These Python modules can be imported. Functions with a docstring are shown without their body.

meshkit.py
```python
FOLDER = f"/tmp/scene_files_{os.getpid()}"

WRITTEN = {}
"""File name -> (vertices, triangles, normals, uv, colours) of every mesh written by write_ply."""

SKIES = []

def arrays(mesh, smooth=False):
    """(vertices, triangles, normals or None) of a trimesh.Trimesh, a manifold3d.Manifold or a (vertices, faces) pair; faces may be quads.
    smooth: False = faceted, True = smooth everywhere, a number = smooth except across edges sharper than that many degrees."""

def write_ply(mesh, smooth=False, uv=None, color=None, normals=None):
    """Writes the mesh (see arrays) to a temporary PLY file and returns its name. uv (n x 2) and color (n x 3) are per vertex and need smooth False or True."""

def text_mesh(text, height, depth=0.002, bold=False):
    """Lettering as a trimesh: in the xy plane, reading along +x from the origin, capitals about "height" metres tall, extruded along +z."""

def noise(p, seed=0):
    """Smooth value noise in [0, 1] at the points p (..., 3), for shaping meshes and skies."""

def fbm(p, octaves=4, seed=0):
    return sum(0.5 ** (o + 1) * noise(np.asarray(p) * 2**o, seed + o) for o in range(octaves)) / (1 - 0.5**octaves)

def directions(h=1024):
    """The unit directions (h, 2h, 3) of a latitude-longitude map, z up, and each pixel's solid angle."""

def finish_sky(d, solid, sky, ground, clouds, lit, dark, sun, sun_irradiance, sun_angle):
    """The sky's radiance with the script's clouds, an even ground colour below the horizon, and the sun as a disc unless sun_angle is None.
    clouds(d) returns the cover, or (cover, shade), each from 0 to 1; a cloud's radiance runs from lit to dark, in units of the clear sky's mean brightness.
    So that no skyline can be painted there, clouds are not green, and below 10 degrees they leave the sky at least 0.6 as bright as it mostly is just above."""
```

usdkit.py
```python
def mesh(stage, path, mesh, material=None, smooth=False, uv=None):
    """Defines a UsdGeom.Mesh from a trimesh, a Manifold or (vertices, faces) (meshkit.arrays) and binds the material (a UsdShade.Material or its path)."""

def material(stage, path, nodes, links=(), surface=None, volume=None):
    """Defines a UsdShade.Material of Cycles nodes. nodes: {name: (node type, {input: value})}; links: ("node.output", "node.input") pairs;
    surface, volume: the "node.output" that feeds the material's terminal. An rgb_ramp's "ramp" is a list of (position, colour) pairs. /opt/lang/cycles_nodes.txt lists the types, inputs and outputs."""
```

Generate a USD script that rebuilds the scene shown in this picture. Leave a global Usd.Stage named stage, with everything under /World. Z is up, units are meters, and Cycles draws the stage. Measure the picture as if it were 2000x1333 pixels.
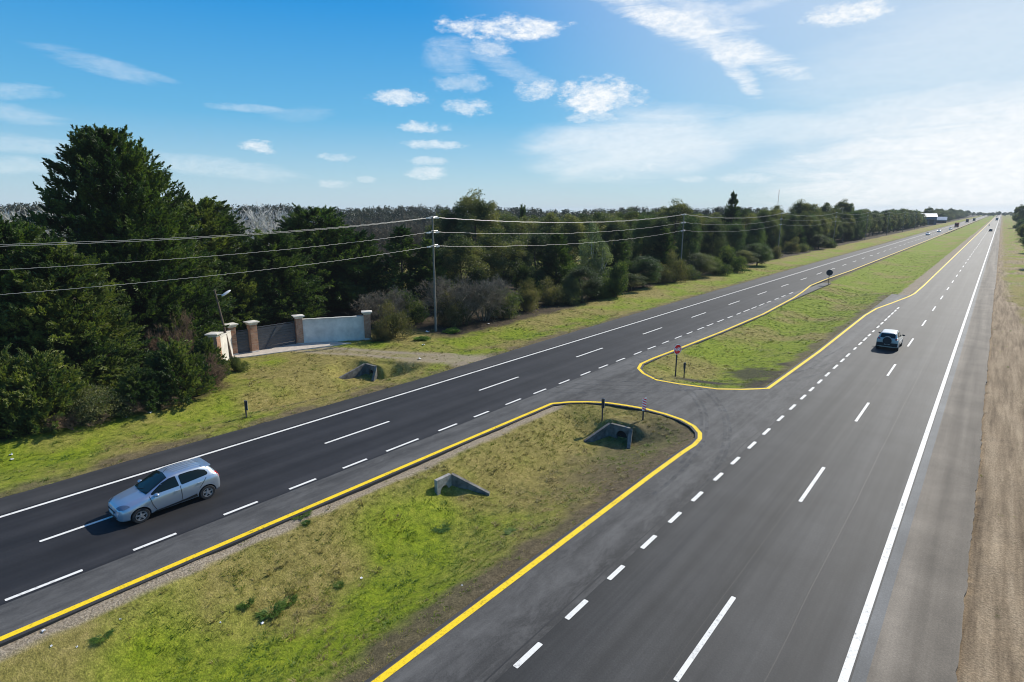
import math, random
import numpy as np, trimesh, shapely
from scipy.interpolate import PchipInterpolator, LinearNDInterpolator, NearestNDInterpolator
from scipy.spatial import Delaunay
from shapely.geometry import Polygon, LineString, box, Point
from shapely.ops import unary_union
import manifold3d as m3
import meshkit, usdkit
from pxr import Usd, UsdGeom, UsdLux, UsdShade, Gf, Sdf, Vt

stage = Usd.Stage.CreateInMemory()
UsdGeom.SetStageUpAxis(stage, 'Z')
UsdGeom.SetStageMetersPerUnit(stage, 1.0)
world = UsdGeom.Xform.Define(stage, '/World')
stage.SetDefaultPrim(world.GetPrim())
UsdGeom.Scope.Define(stage, '/World/Looks')
PI = math.pi

# ---------------------------------------------------------------- camera
CAM_H, FOC, VPX, VPY = 12.4, 1121.0, 1957.0, 412.0       # drone about 12 m up, lens in pixels of a 2000 px wide frame
PITCH = math.atan((666.5 - VPY) / FOC)
_ct, _st = math.cos(PITCH), math.sin(PITCH)
def _ray(u, v):
    x, y = u - 1000.0, 666.5 - v
    return np.array([x, FOC * _ct + y * _st, -FOC * _st + y * _ct])
_r = _ray(VPX, VPY)
YAW = math.atan2(_r[0], _r[1])
_cy, _sy = math.cos(YAW), math.sin(YAW)
def ray(u, v):
    r = _ray(u, v)
    return np.array([r[0] * _cy - r[1] * _sy, r[0] * _sy + r[1] * _cy, r[2]])
def G(u, v, z=0.0):
    """ground point (x, y) seen at a pixel of the photograph, on the level z"""
    r = ray(u, v)
    return r[:2] * ((z - CAM_H) / r[2])
def azel(u, v):
    r = ray(u, v)
    r = r / np.linalg.norm(r)
    return math.atan2(r[0], r[1]), math.asin(r[2])
cam = UsdGeom.Camera.Define(stage, '/World/camera')
cam.CreateHorizontalApertureAttr(36.0)
cam.CreateFocalLengthAttr(36.0 * FOC / 2000.0)
cam.CreateClippingRangeAttr(Gf.Vec2f(0.1, 20000.0))
cam.AddTranslateOp().Set(Gf.Vec3d(0, 0, CAM_H))
cam.AddRotateXYZOp().Set(Gf.Vec3f(90.0 - math.degrees(PITCH), 0, math.degrees(YAW)))
EXPOSURE = 0.1
cam.CreateExposureAttr(EXPOSURE)

# ---------------------------------------------------------------- sky, clouds and sun
SUN_AZ, SUN_EL = math.radians(9.0), math.radians(39.0)      # azimuth from +y towards +x
SKY_STRENGTH, SUN_I = 0.122, 1.25
def build_sky():
    N, L = {}, []
    k = [0]
    def node(kind, **inp):
        k[0] += 1
        nm = 'n%03d' % k[0]
        vals = {}
        for a, b in inp.items():
            if isinstance(b, str) and '.' in b and b.split('.')[0] in N:
                L.append((b, nm + '.' + a))
            else:
                vals[a] = b
        N[nm] = (kind, vals)
        return nm
    def M(t, a, b=None, c=None, clampit=False):
        d = dict(math_type=t, value1=a)
        if b is not None: d['value2'] = b
        if c is not None: d['value3'] = c
        if clampit: d['use_clamp'] = True
        return node('math', **d) + '.value'
    tc = node('texture_coordinate')
    sky = node('sky_texture', sky_type='single_scattering', sun_disc=False, sun_elevation=SUN_EL, sun_rotation=SUN_AZ,
               altitude=20.0, air_density=1.0, aerosol_density=0.8, ozone_density=1.6)
    d = tc + '.generated'
    s = node('separate_xyz', vector=d)
    az = M('arctan2', s + '.x', s + '.y')
    el = M('arcsine', s + '.z')
    mp = node('mapping', vector=d, scale=(1, 1, 2.2))
    n1 = node('noise_texture', vector=mp + '.vector', scale=16.0, detail=7.0, roughness=0.62)
    n2 = node('noise_texture', vector=mp + '.vector', scale=46.0, detail=7.0, roughness=0.68)
    mp3 = node('mapping', vector=d, scale=(1, 1, 5.0), rotation=(0.0, 0.35, 0.2))
    n3 = node('noise_texture', vector=mp3 + '.vector', scale=9.0, detail=6.0, roughness=0.65, distortion=0.6)
    puff = M('subtract', n1 + '.fac', 0.5)
    puff2 = M('multiply_add', M('subtract', n2 + '.fac', 0.5), 0.7, puff)
    wisp = M('subtract', n3 + '.fac', 0.5)
    total = None
    def cloud(u, v, ru, rv, rot, op, nz, amp, soft):
        """a cloud seen in direction (u, v), its half widths in pixels at the picture's centre"""
        nonlocal total
        a0, e0 = azel(u, v)
        a1, _ = azel(u + ru, v); _, e1 = azel(u, v - rv)
        wa, we = abs(a1 - a0), abs(e1 - e0)
        da, de = M('subtract', az, a0), M('subtract', el, e0)
        if rot:
            c, sn = math.cos(rot), math.sin(rot)
            x = M('multiply_add', da, c, M('multiply', de, sn))
            y = M('multiply_add', de, c, M('multiply', da, -sn))
        else:
            x, y = da, de
        x, y = M('multiply', x, 1 / wa), M('multiply', y, 1 / we)
        q = M('multiply_add', x, x, M('multiply', y, y))
        q = M('multiply_add', nz, -amp, q)
        m = node('map_range', range_type='smoothstep', value=q, from_min=1.0 + soft, from_max=1.0 - soft, to_min=0.0, to_max=op, clamp=True) + '.result'
        total = m if total is None else M('maximum', total, m)
    # small fair-weather clouds
    for u, v, ru, rv, op in ((985, 55, 88, 20, .95), (1045, 62, 40, 16, .85), (1648, 27, 64, 17, .95), (785, 192, 42, 12, .75), (1170, 190, 62, 30, .92), (1215, 203, 52, 13, .6), (1048, 175, 32, 18, .7),
                             (920, 207, 36, 14, .6), (836, 249, 38, 10, .7), (860, 283, 52, 8, .6), (508, 289, 32, 10, .7), (655, 307, 26, 7, .45), (838, 314, 28, 6, .4), (836, 339, 28, 9, .55), (650, 360, 28, 7, .4),
                             (1265, 327, 22, 8, .55), (1130, 231, 18, 10, .5), (1180, 228, 28, 10, .5), (1195, 345, 24, 6, .35), (1345, 350, 26, 6, .35), (1465, 348, 44, 9, .35), (712, 351, 16, 5, .3), (900, 165, 40, 16, .35), (955, 95, 36, 16, .5)):
        cloud(u, v, ru, rv, 0.0, op, puff2, 7.0, 1.25)
    # high thin streaks
    for u, v, ru, rv, rot, op in ((1300, 38, 230, 26, -.40, .85), (1412, 98, 84, 20, -.88, .75), (1360, 45, 110, 44, -.35, .45), (1440, 20, 120, 12, .15, .3), (190, 125, 95, 16, -.2, .24), (280, 145, 60, 7, -.16, .18), (30, 180, 70, 14, .1, .25), (20, 220, 90, 16, -.1, .25),
                                  (480, 212, 60, 7, 0, .25), (40, 280, 120, 14, -.05, .25), (880, 112, 44, 30, 0, .3), (985, 128, 90, 16, -.35, .28), (420, 325, 130, 18, -.12, .28), (590, 225, 50, 12, .1, .12), (90, 330, 140, 14, -.06, .25)):
        cloud(u, v, ru, rv, rot, op, wisp, 6.0, 1.1)
    puffs, total = total, None
    # the milky veil low on the right
    for u, v, ru, rv, rot, op in ((2050, 330, 760, 165, .03, .9), (1240, 285, 200, 60, .05, .6), (1780, 225, 330, 50, .08, .5), (1480, 250, 200, 26, .05, .4), (1900, 110, 420, 110, .1, .25)):
        cloud(u, v, ru, rv, rot, op, wisp, 2.2, 1.0)
    # grade of the clear sky: the physical sky drawn towards the deep blue and pale horizon of the photograph
    hs = node('hsv', color=sky + '.color', saturation=1.35, value=1.0, hue=0.5, fac=1.0)
    lim = node('mix_color', blend_type='darken', fac=1.0, a=hs + '.color', b=(7.4, 7.9, 8.2), use_clamp=False)
    e1 = M('multiply', el, 2 / PI)
    grad = node('rgb_ramp', ramp=[(0.0, (4.1, 5.3, 6.15)), (0.035, (2.9, 4.8, 6.1)), (0.09, (1.0, 3.6, 6.0)), (0.19, (0.12, 2.35, 5.7)), (0.5, (0.03, 1.2, 4.2)), (1.0, (0.02, 0.7, 3.2))], fac=e1)
    clear = node('mix_color', fac=0.86, a=lim + '.result', b=grad + '.color', use_clamp=False)
    sdir = (math.sin(SUN_AZ) * math.cos(SUN_EL), math.cos(SUN_AZ) * math.cos(SUN_EL), math.sin(SUN_EL))
    dp = node('vector_math', math_type='dot_product', vector1=d, vector2=sdir) + '.value'
    glow = node('map_range', range_type='smoothstep', value=dp, from_min=0.58, from_max=1.02, to_min=0.0, to_max=0.72, clamp=True)
    soft = node('mix_color', fac=glow + '.result', a=clear + '.result', b=(6.4, 6.9, 7.2), use_clamp=False)
    n4 = node('noise_texture', vector=mp + '.vector', scale=70.0, detail=5.0, roughness=0.65)
    cs = node('map_range', range_type='linear', value=n4 + '.fac', from_min=0.3, from_max=0.65, to_min=0.0, to_max=1.0, clamp=True)
    cc = node('mix_color', fac=cs + '.result', a=(6.9, 7.25, 7.5), b=(7.9, 8.0, 8.1), use_clamp=False)
    thin = node('map_range', range_type='linear', value=n4 + '.fac', from_min=0.28, from_max=0.6, to_min=0.62, to_max=1.0, clamp=True)
    tot = M('maximum', M('multiply', puffs, thin + '.result'), total)
    out = node('mix_color', fac=tot, a=soft + '.result', b=cc + '.result', use_clamp=False)
    bg = node('background_shader', color=out + '.result', strength=SKY_STRENGTH)
    return usdkit.material(stage, '/World/Looks/sky', N, L, surface=bg + '.background')
dome = UsdLux.DomeLight.Define(stage, '/World/sky')
dome.CreateIntensityAttr(1.0)
UsdShade.MaterialBindingAPI.Apply(dome.GetPrim()).Bind(build_sky())
dome.GetPrim().SetCustomDataByKey('kind', 'structure')
dome.GetPrim().SetCustomDataByKey('label', 'blue sky with small white clouds and a milky veil on the right')
dome.GetPrim().SetCustomDataByKey('category', 'sky')
sun = UsdLux.DistantLight.Define(stage, '/World/sun')
sun.CreateNormalizeAttr(True)
sun.CreateIntensityAttr(SUN_I)
sun.CreateAngleAttr(0.53)
sun.CreateColorAttr(Gf.Vec3f(1.0, 0.95, 0.86))
sun.AddRotateXYZOp().Set(Gf.Vec3f(-(90 - math.degrees(SUN_EL)), 0, -math.degrees(SUN_AZ)) if False else Gf.Vec3f(0, 0, 0))
_sd = np.array([math.sin(SUN_AZ) * math.cos(SUN_EL), math.cos(SUN_AZ) * math.cos(SUN_EL), math.sin(SUN_EL)])   # towards the sun
sun.ClearXformOpOrder()
sun.AddTransformOp(opSuffix='aim').Set(Gf.Matrix4d(Gf.Rotation(Gf.Vec3d(0, 0, 1), Gf.Vec3d(*map(float, _sd))), Gf.Vec3d(0, 0, 0)))

# ---------------------------------------------------------------- helpers
_used = {}
def path(parent, name):
    key = (str(parent), name)
    n = _used.get(key, 0)
    _used[key] = n + 1
    return f'{parent}/{name}' if n == 0 else f'{parent}/{name}_{n:03d}'
def tag(prim, label=None, cat=None, group=None, kind=None):
    p = prim.GetPrim() if hasattr(prim, 'GetPrim') else prim
    for k, v in (('label', label), ('category', cat), ('group', group), ('kind', kind)):
        if v: p.SetCustomDataByKey(k, v)
    return p
def thing(name, label, cat=None, loc=(0, 0, 0), rotz=0.0, group=None, kind=None, scale=None, rx=0.0, ry=0.0):
    x = UsdGeom.Xform.Define(stage, path('/World', name))
    x.AddTranslateOp().Set(Gf.Vec3d(*map(float, loc)))
    x.AddRotateXYZOp().Set(Gf.Vec3f(float(math.degrees(rx)), float(math.degrees(ry)), float(math.degrees(rotz))))
    x.AddScaleOp().Set(Gf.Vec3f(*map(float, scale if scale is not None else (1, 1, 1))))
    tag(x, label, cat, group, kind)
    return x
def dup(root, label, loc, rotz=0.0, scale=None, group=None):
    rp = root.GetPrim()
    was = rp.GetCustomData()
    base = rp.GetName()
    if base[-4:-3] == '_' and base[-3:].isdigit(): base = base[:-4]
    x = UsdGeom.Xform.Define(stage, path('/World', base))
    x.GetPrim().GetReferences().AddInternalReference(rp.GetPath())
    x.GetPrim().SetInstanceable(True)
    p = x.GetPrim()
    p.GetAttribute('xformOp:translate').Set(Gf.Vec3d(*map(float, loc)))
    p.GetAttribute('xformOp:rotateXYZ').Set(Gf.Vec3f(0, 0, float(math.degrees(rotz))))
    p.GetAttribute('xformOp:scale').Set(Gf.Vec3f(*map(float, scale if scale is not None else (1, 1, 1))))
    tag(p, label, was['category'], group or was.get('group'))
    return x
def put(parent, name, mesh, m, smooth=False, label=None, **kw):
    pp = parent.GetPath() if hasattr(parent, 'GetPath') else parent
    o = usdkit.mesh(stage, path(pp, name), mesh, m, smooth=smooth)
    if label or kw: tag(o, label, **kw)
    return o
def top(name, mesh, m, label, cat=None, group=None, kind=None, smooth=False):
    o = usdkit.mesh(stage, path('/World', name), mesh, m, smooth=smooth)
    tag(o, label, cat, group, kind)
    return o
cat_ = trimesh.util.concatenate
def mk(v, f):
    return trimesh.Trimesh(np.asarray(v, float), np.asarray(f, int), process=False)
def bx(cx, cy, cz, sx, sy, sz, rz=0.0, bev=0.0):
    if bev:
        h = np.array([sx, sy, sz]) / 2 - bev
        pts = [(a * (h[0] + (bev if k == 0 else 0)), b * (h[1] + (bev if k == 1 else 0)), c * (h[2] + (bev if k == 2 else 0))) for a in (-1, 1) for b in (-1, 1) for c in (-1, 1) for k in range(3)]
        m = trimesh.convex.convex_hull(np.array(pts))
    else:
        m = trimesh.creation.box((sx, sy, sz))
    if rz: m.apply_transform(trimesh.transformations.rotation_matrix(rz, (0, 0, 1)))
    m.apply_translation((cx, cy, cz))
    return m
def tube(points, radii, sides=6, cap=True):
    p = np.asarray(points, float)
    radii = np.broadcast_to(radii, (len(p),)).astype(float)
    t = np.gradient(p, axis=0)
    t /= np.linalg.norm(t, axis=1, keepdims=True) + 1e-12
    ref = np.where(np.abs(t[:, 2:]) < 0.9, [[0, 0, 1.0]], [[1.0, 0, 0]])
    a = np.cross(t, ref); a /= np.linalg.norm(a, axis=1, keepdims=True) + 1e-12
    b = np.cross(t, a)
    ang = np.arange(sides) * 2 * PI / sides
    v = p[:, None] + radii[:, None, None] * (np.cos(ang)[None, :, None] * a[:, None] + np.sin(ang)[None, :, None] * b[:, None])
    v = v.reshape(-1, 3)
    f = []
    for i in range(len(p) - 1):
        for j in range(sides):
            k = (j + 1) % sides
            f += [(i * sides + j, i * sides + k, (i + 1) * sides + k), (i * sides + j, (i + 1) * sides + k, (i + 1) * sides + j)]
    if cap:
        n = len(v)
        v = np.vstack([v, p[:1], p[-1:]])
        o = (len(p) - 1) * sides
        for j in range(sides):
            k = (j + 1) % sides
            f += [(n, k, j), (n + 1, o + j, o + k)]
    m = mk(v, f)
    return m
def cyl(p0, p1, r, sides=10):
    return tube([p0, p1], [r, r], sides)
def flat(poly, z):
    """a horizontal sheet from a shapely polygon"""
    out = []
    for g in getattr(poly, 'geoms', [poly]):
        if g.geom_type != 'Polygon' or g.area < 1e-5: continue
        v, f = trimesh.creation.triangulate_polygon(g, engine='earcut')
        v = np.column_stack([v, np.full(len(v), z)])
        m = mk(v, f)
        n = np.cross(v[f[:, 1]] - v[f[:, 0]], v[f[:, 2]] - v[f[:, 0]])
        if n[:, 2].sum() < 0: m = mk(v, f[:, ::-1])
        out.append(m)
    return cat_(out)
def slab(poly, z0, z1):
    out = []
    for g in getattr(poly, 'geoms', [poly]):
        if g.geom_type != 'Polygon' or g.area < 1e-4: continue
        m = trimesh.creation.extrude_polygon(g, z1 - z0, engine='earcut')
        m.apply_translation((0, 0, z0))
        out.append(m)
    return cat_(out)
def place(m, loc=(0, 0, 0), rz=0.0):
    m = m.copy()
    if rz: m.apply_transform(trimesh.transformations.rotation_matrix(rz, (0, 0, 1)))
    m.apply_translation(loc)
    return m
def sstep(a, b, x):
    t = np.clip((np.asarray(x, float) - a) / (b - a), 0, 1)
    return t * t * (3 - 2 * t)

# ---------------------------------------------------------------- materials
def mat(name, nodes, links, surface='p.BSDF'):
    return usdkit.material(stage, '/World/Looks/' + name, nodes, links, surface=surface)
def plain(name, col, rough=0.6, metal=0.0, spec=0.5, vary=0.15, scale=3.0, coat=0.0, bump=0.0):
    c = np.array(col, float)
    nodes = {'g': ('geometry', {}), 'n': ('noise_texture', {'scale': scale, 'detail': 5.0, 'roughness': 0.6}),
             'r': ('rgb_ramp', {'ramp': [(0.3, tuple(c * (1 - vary))), (0.7, tuple(np.minimum(c * (1 + vary), 1)))]}),
             'p': ('principled_bsdf', {'roughness': rough, 'metallic': metal, 'specular_ior_level': spec, 'coat_weight': coat})}
    links = [('g.position', 'n.vector'), ('n.fac', 'r.fac'), ('r.color', 'p.base_color')]
    if bump:
        nodes['b'] = ('bump', {'strength': 0.6, 'distance': bump})
        links += [('n.fac', 'b.height'), ('b.normal', 'p.normal')]
    return mat(name, nodes, links)
def foliage(name, dark, light, warm=None, trans=0.28, rough=0.55, patch=0.25, spec=0.4):
    """leaves: every leaf its own tone, slow drift of hue through the crown"""
    warm = warm or tuple(np.array(light) * np.array([1.5, 1.1, 0.9]))
    nodes = {'g': ('geometry', {}), 'r': ('rgb_ramp', {'ramp': [(0.0, dark), (0.6, light), (1.0, tuple(np.array(light) * 1.35))]}),
             'n': ('noise_texture', {'scale': patch, 'detail': 3.0}), 'nr': ('rgb_ramp', {'ramp': [(0.42, (0, 0, 0)), (0.68, (1, 1, 1))]}),
             'm': ('mix_color', {'b': warm}), 'p': ('principled_bsdf', {'roughness': rough, 'specular_ior_level': spec}),
             't': ('translucent_bsdf', {}), 'x': ('mix_closure', {'fac': trans}),
             'br': ('mix_color', {'blend_type': 'multiply', 'fac': 1.0, 'b': (1.3, 1.5, 0.7), 'use_clamp': False})}
    links = [('g.random_per_island', 'r.fac'), ('g.position', 'n.vector'), ('n.fac', 'nr.fac'), ('nr.color', 'm.fac'), ('r.color', 'm.a'),
             ('m.result', 'p.base_color'), ('m.result', 'br.a'), ('br.result', 't.color'), ('p.BSDF', 'x.closure1'), ('t.BSDF', 'x.closure2')]
    return mat(name, nodes, links, 'x.closure')

def asphalt(name, base, light, streak=0.5, rough=0.62, worn=0.0, spec=0.5, tint=(1, 1, 1)):
    b, l = np.array(base) * tint, np.array(light) * tint
    nodes = {'g': ('geometry', {}),
             'mp': ('mapping', {'scale': (1.3, 0.035, 1.0)}), 'ns': ('noise_texture', {'scale': 1.0, 'detail': 4.0, 'roughness': 0.6}), 'mq': ('mapping', {'scale': (0.62, 0.008, 1.0)}), 'nq': ('noise_texture', {'scale': 1.0, 'detail': 2.0}), 'rq': ('rgb_ramp', {'ramp': [(0.36, (0.74,) * 3), (0.62, (1.22,) * 3)]}), 'm0': ('mix_color', {'blend_type': 'multiply', 'fac': 1.0, 'use_clamp': False}),
             'nb': ('noise_texture', {'scale': 0.35, 'detail': 5.0, 'roughness': 0.65}), 'nf': ('noise_texture', {'scale': 17.0, 'detail': 5.0, 'roughness': 0.8}),
             'rs': ('rgb_ramp', {'ramp': [(0.34, tuple(b)), (0.68, tuple(b + (l - b) * streak))]}),
             'rb': ('rgb_ramp', {'ramp': [(0.35, (0.82,) * 3), (0.7, (1.2,) * 3)]}),
             'rf': ('rgb_ramp', {'ramp': [(0.25, (0.55,) * 3), (0.55, (1.0,) * 3), (0.68, (1.35,) * 3), (0.78, (2.6,) * 3)]}),
             'm1': ('mix_color', {'blend_type': 'multiply', 'fac': 1.0, 'use_clamp': False}), 'm2': ('mix_color', {'blend_type': 'multiply', 'fac': 0.8, 'use_clamp': False}),
             'mw': ('mapping', {'scale': (1.6, 0.55, 1.0), 'rotation': (0, 0, 0.5)}), 'nw': ('noise_texture', {'scale': 1.0, 'detail': 9.0, 'roughness': 0.78, 'distortion': 0.4}), 'rw': ('rgb_ramp', {'ramp': [(0.45, (0, 0, 0)), (0.7, (worn,) * 3)]}),
             'm3': ('mix_color', {'b': tuple(l * 1.25)}),
             'p': ('principled_bsdf', {'roughness': rough, 'specular_ior_level': spec}), 'bm': ('bump', {'strength': 0.35, 'distance': 0.012})}
    links = [('g.position', 'mp.vector'), ('mp.vector', 'ns.vector'), ('g.position', 'nb.vector'), ('g.position', 'nf.vector'), ('g.position', 'mw.vector'), ('mw.vector', 'nw.vector'),
             ('ns.fac', 'rs.fac'), ('nb.fac', 'rb.fac'), ('nf.fac', 'rf.fac'), ('g.position', 'mq.vector'), ('mq.vector', 'nq.vector'), ('nq.fac', 'rq.fac'), ('rs.color', 'm0.a'), ('rq.color', 'm0.b'), ('m0.result', 'm1.a'), ('rb.color', 'm1.b'), ('m1.result', 'm2.a'), ('rf.color', 'm2.b'),
             ('nw.fac', 'rw.fac'), ('rw.color', 'm3.fac'), ('m2.result', 'm3.a'), ('m3.result', 'p.base_color'), ('nf.fac', 'bm.height'), ('bm.normal', 'p.normal')]
    return mat(name, nodes, links)
def paint(name, col, wear=0.35):
    c = np.array(col)
    nodes = {'g': ('geometry', {}), 'n': ('noise_texture', {'scale': 9.0, 'detail': 8.0, 'roughness': 0.75}), 'n2': ('noise_texture', {'scale': 0.9, 'detail': 5.0, 'roughness': 0.6}),
             'a': ('math', {'math_type': 'multiply_add', 'value2': 0.5}),
             'r': ('rgb_ramp', {'ramp': [(0.56, tuple(c * 0.30)), (0.64, tuple(c * (1 - wear))), (0.74, tuple(c)), (1.0, tuple(np.minimum(c * 1.04, 0.92)))]}),
             'p': ('principled_bsdf', {'roughness': 0.65, 'specular_ior_level': 0.3})}
    return mat(name, nodes, [('g.position', 'n.vector'), ('g.position', 'n2.vector'), ('n2.fac', 'a.value1'), ('n.fac', 'a.value3'), ('a.value', 'r.fac'), ('r.color', 'p.base_color')])
ASPH_L = asphalt('asphalt_dark', (0.017, 0.017, 0.0185), (0.032, 0.031, 0.032), 0.8, 0.68, spec=0.25)
ASPH_R = asphalt('asphalt_worn', (0.021, 0.0215, 0.022), (0.050, 0.049, 0.047), 1.0, 0.66, spec=0.30)
ASPH_S = asphalt('asphalt_shoulder', (0.150, 0.127, 0.098), (0.235, 0.200, 0.155), 1.0, 0.8, spec=0.2)
ASPH_A = asphalt('asphalt_apron', (0.050, 0.0485, 0.046), (0.115, 0.111, 0.104), 0.7, 0.7, worn=0.6, spec=0.22)
ASPH_B = asphalt('asphalt_edge', (0.034, 0.033, 0.032), (0.06, 0.057, 0.055), 0.5, 0.75, spec=0.35)
SEAL = asphalt('pale_seal', (0.110, 0.112, 0.108), (0.15, 0.148, 0.142), 0.6, 0.7, spec=0.25)
WHITE = paint('white_paint', (0.74, 0.715, 0.65), 0.2)
YELLOW = paint('yellow_paint', (0.84, 0.57, 0.012), 0.25)
CONC = plain('concrete', (0.125, 0.118, 0.105), 0.9, vary=0.6, scale=2.6, bump=0.012)
CONC_L = plain('pale_concrete', (0.50, 0.47, 0.42), 0.85, vary=0.25, scale=1.5, bump=0.005)
DARK = plain('hole_shade', (0.01, 0.01, 0.011), 0.9)

# ---------------------------------------------------------------- layout of the roads (metres; y runs along the road)
FAR = 2600.0
NEAR_NOSE = [G(*q) for q in ((1077.5, 788.7), (1112.5, 785.5), (1150, 785), (1187, 787), (1225, 792.5), (1262, 799), (1300, 809), (1332, 820), (1355, 832.5), (1367, 846), (1367, 857), (1356, 869), (1333, 884))]
near_line = LineString([(-21.05, -60), (-21.05, 20)] + [tuple(p) for p in NEAR_NOSE] + [(-11.16, 24), (-11.19, -60)])
NORTH = [(1786, 574), (1774, 580), (1740, 593), (1712, 603), (1690, 616), (1600, 687), (1500, 759), (1450, 761), (1400, 760), (1325, 750), (1282.5, 742.5), (1257, 730), (1247, 720), (1252, 711), (1275, 700.5), (1330, 679.5), (1405, 650), (1490, 614), (1550, 582), (1568, 570), (1583, 558), (1610, 547)]
north_pts = [tuple(G(*q)) for q in NORTH]
north_line = LineString([(-8.75, FAR), (-8.45, 300), (-8.4, 120)] + north_pts + [(-22.9, 140), (-22.8, 300), (-23.0, FAR)])
near_island = Polygon(list(near_line.coords)).buffer(-0.20)
far_poly = Polygon(list(north_line.coords))
north_island = far_poly.buffer(-0.28).difference(unary_union([box(-22.6, 60, -21.2, 113), box(-11.15, 78, -8.7, 104)]).intersection(far_poly.buffer(0.1)))
XL0, XL1, XR0, XR1 = -32.2, -22.98, -8.72, 0.9
_er = np.random.default_rng(8)
def crumble(pts, ymax, step, amp):
    ys = np.arange(-20, ymax, step)
    xs = np.interp(ys, [p[1] for p in pts], [p[0] for p in pts]) + amp * (_er.normal(size=len(ys)) * .5 + np.convolve(_er.normal(size=len(ys) + 8), np.ones(9) / 4, 'valid'))
    return [pts[0]] + list(zip(xs, ys)) + [(p[0], p[1]) for p in pts if p[1] > ymax]
verge_pts = [(-32.3, -60), (-32.2, 3), (-32.35, 10), (-32.15, 18), (-32.0, 27), (-32.2, 32), (-32.6, 42), (-33.0, 60), (-33.2, 95), (-33.4, 150), (-33.3, 233), (-33.2, FAR)]
verge_edge = crumble(verge_pts, 130, .45, .05)
left_main = Polygon(verge_edge + [(XL1, FAR), (XL1, -60)])
right_main = box(XR0, -60, XR1 - 2.35 + 0.12, FAR)
shoulder_r = Polygon(crumble([(XR1, -60), (XR1, FAR)], 130, .35, .035) + [(XR1 - 2.23, FAR), (XR1 - 2.23, -60)])
apron = box(XL1, -60, XR0, FAR).difference(unary_union([near_island, north_island]))
asphalt_all = unary_union([left_main, right_main, shoulder_r, apron])
shapely.prepare(near_island); shapely.prepare(north_island)

# ---------------------------------------------------------------- terrain
DRIVE = LineString([(-50.2, 26.0), (-47.7, 27.4), (-42.4, 30.0), (-37.5, 32.2), (-32.5, 34.6)])
_A1, _A2, _A3 = G(1191, 829, -0.28), G(862, 952, -0.6), G(707, 713, -0.15)
_B1, _B2, _B3 = G(1224, 838, -0.28), G(885, 929, -0.2), G(734, 716, -0.15)
FACE1, FACE2, FACE3 = (_A1[1] + _B1[1]) / 2 + .1, _A2[0] - .1, (_A3[1] + _B3[1]) / 2 + .1
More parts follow.
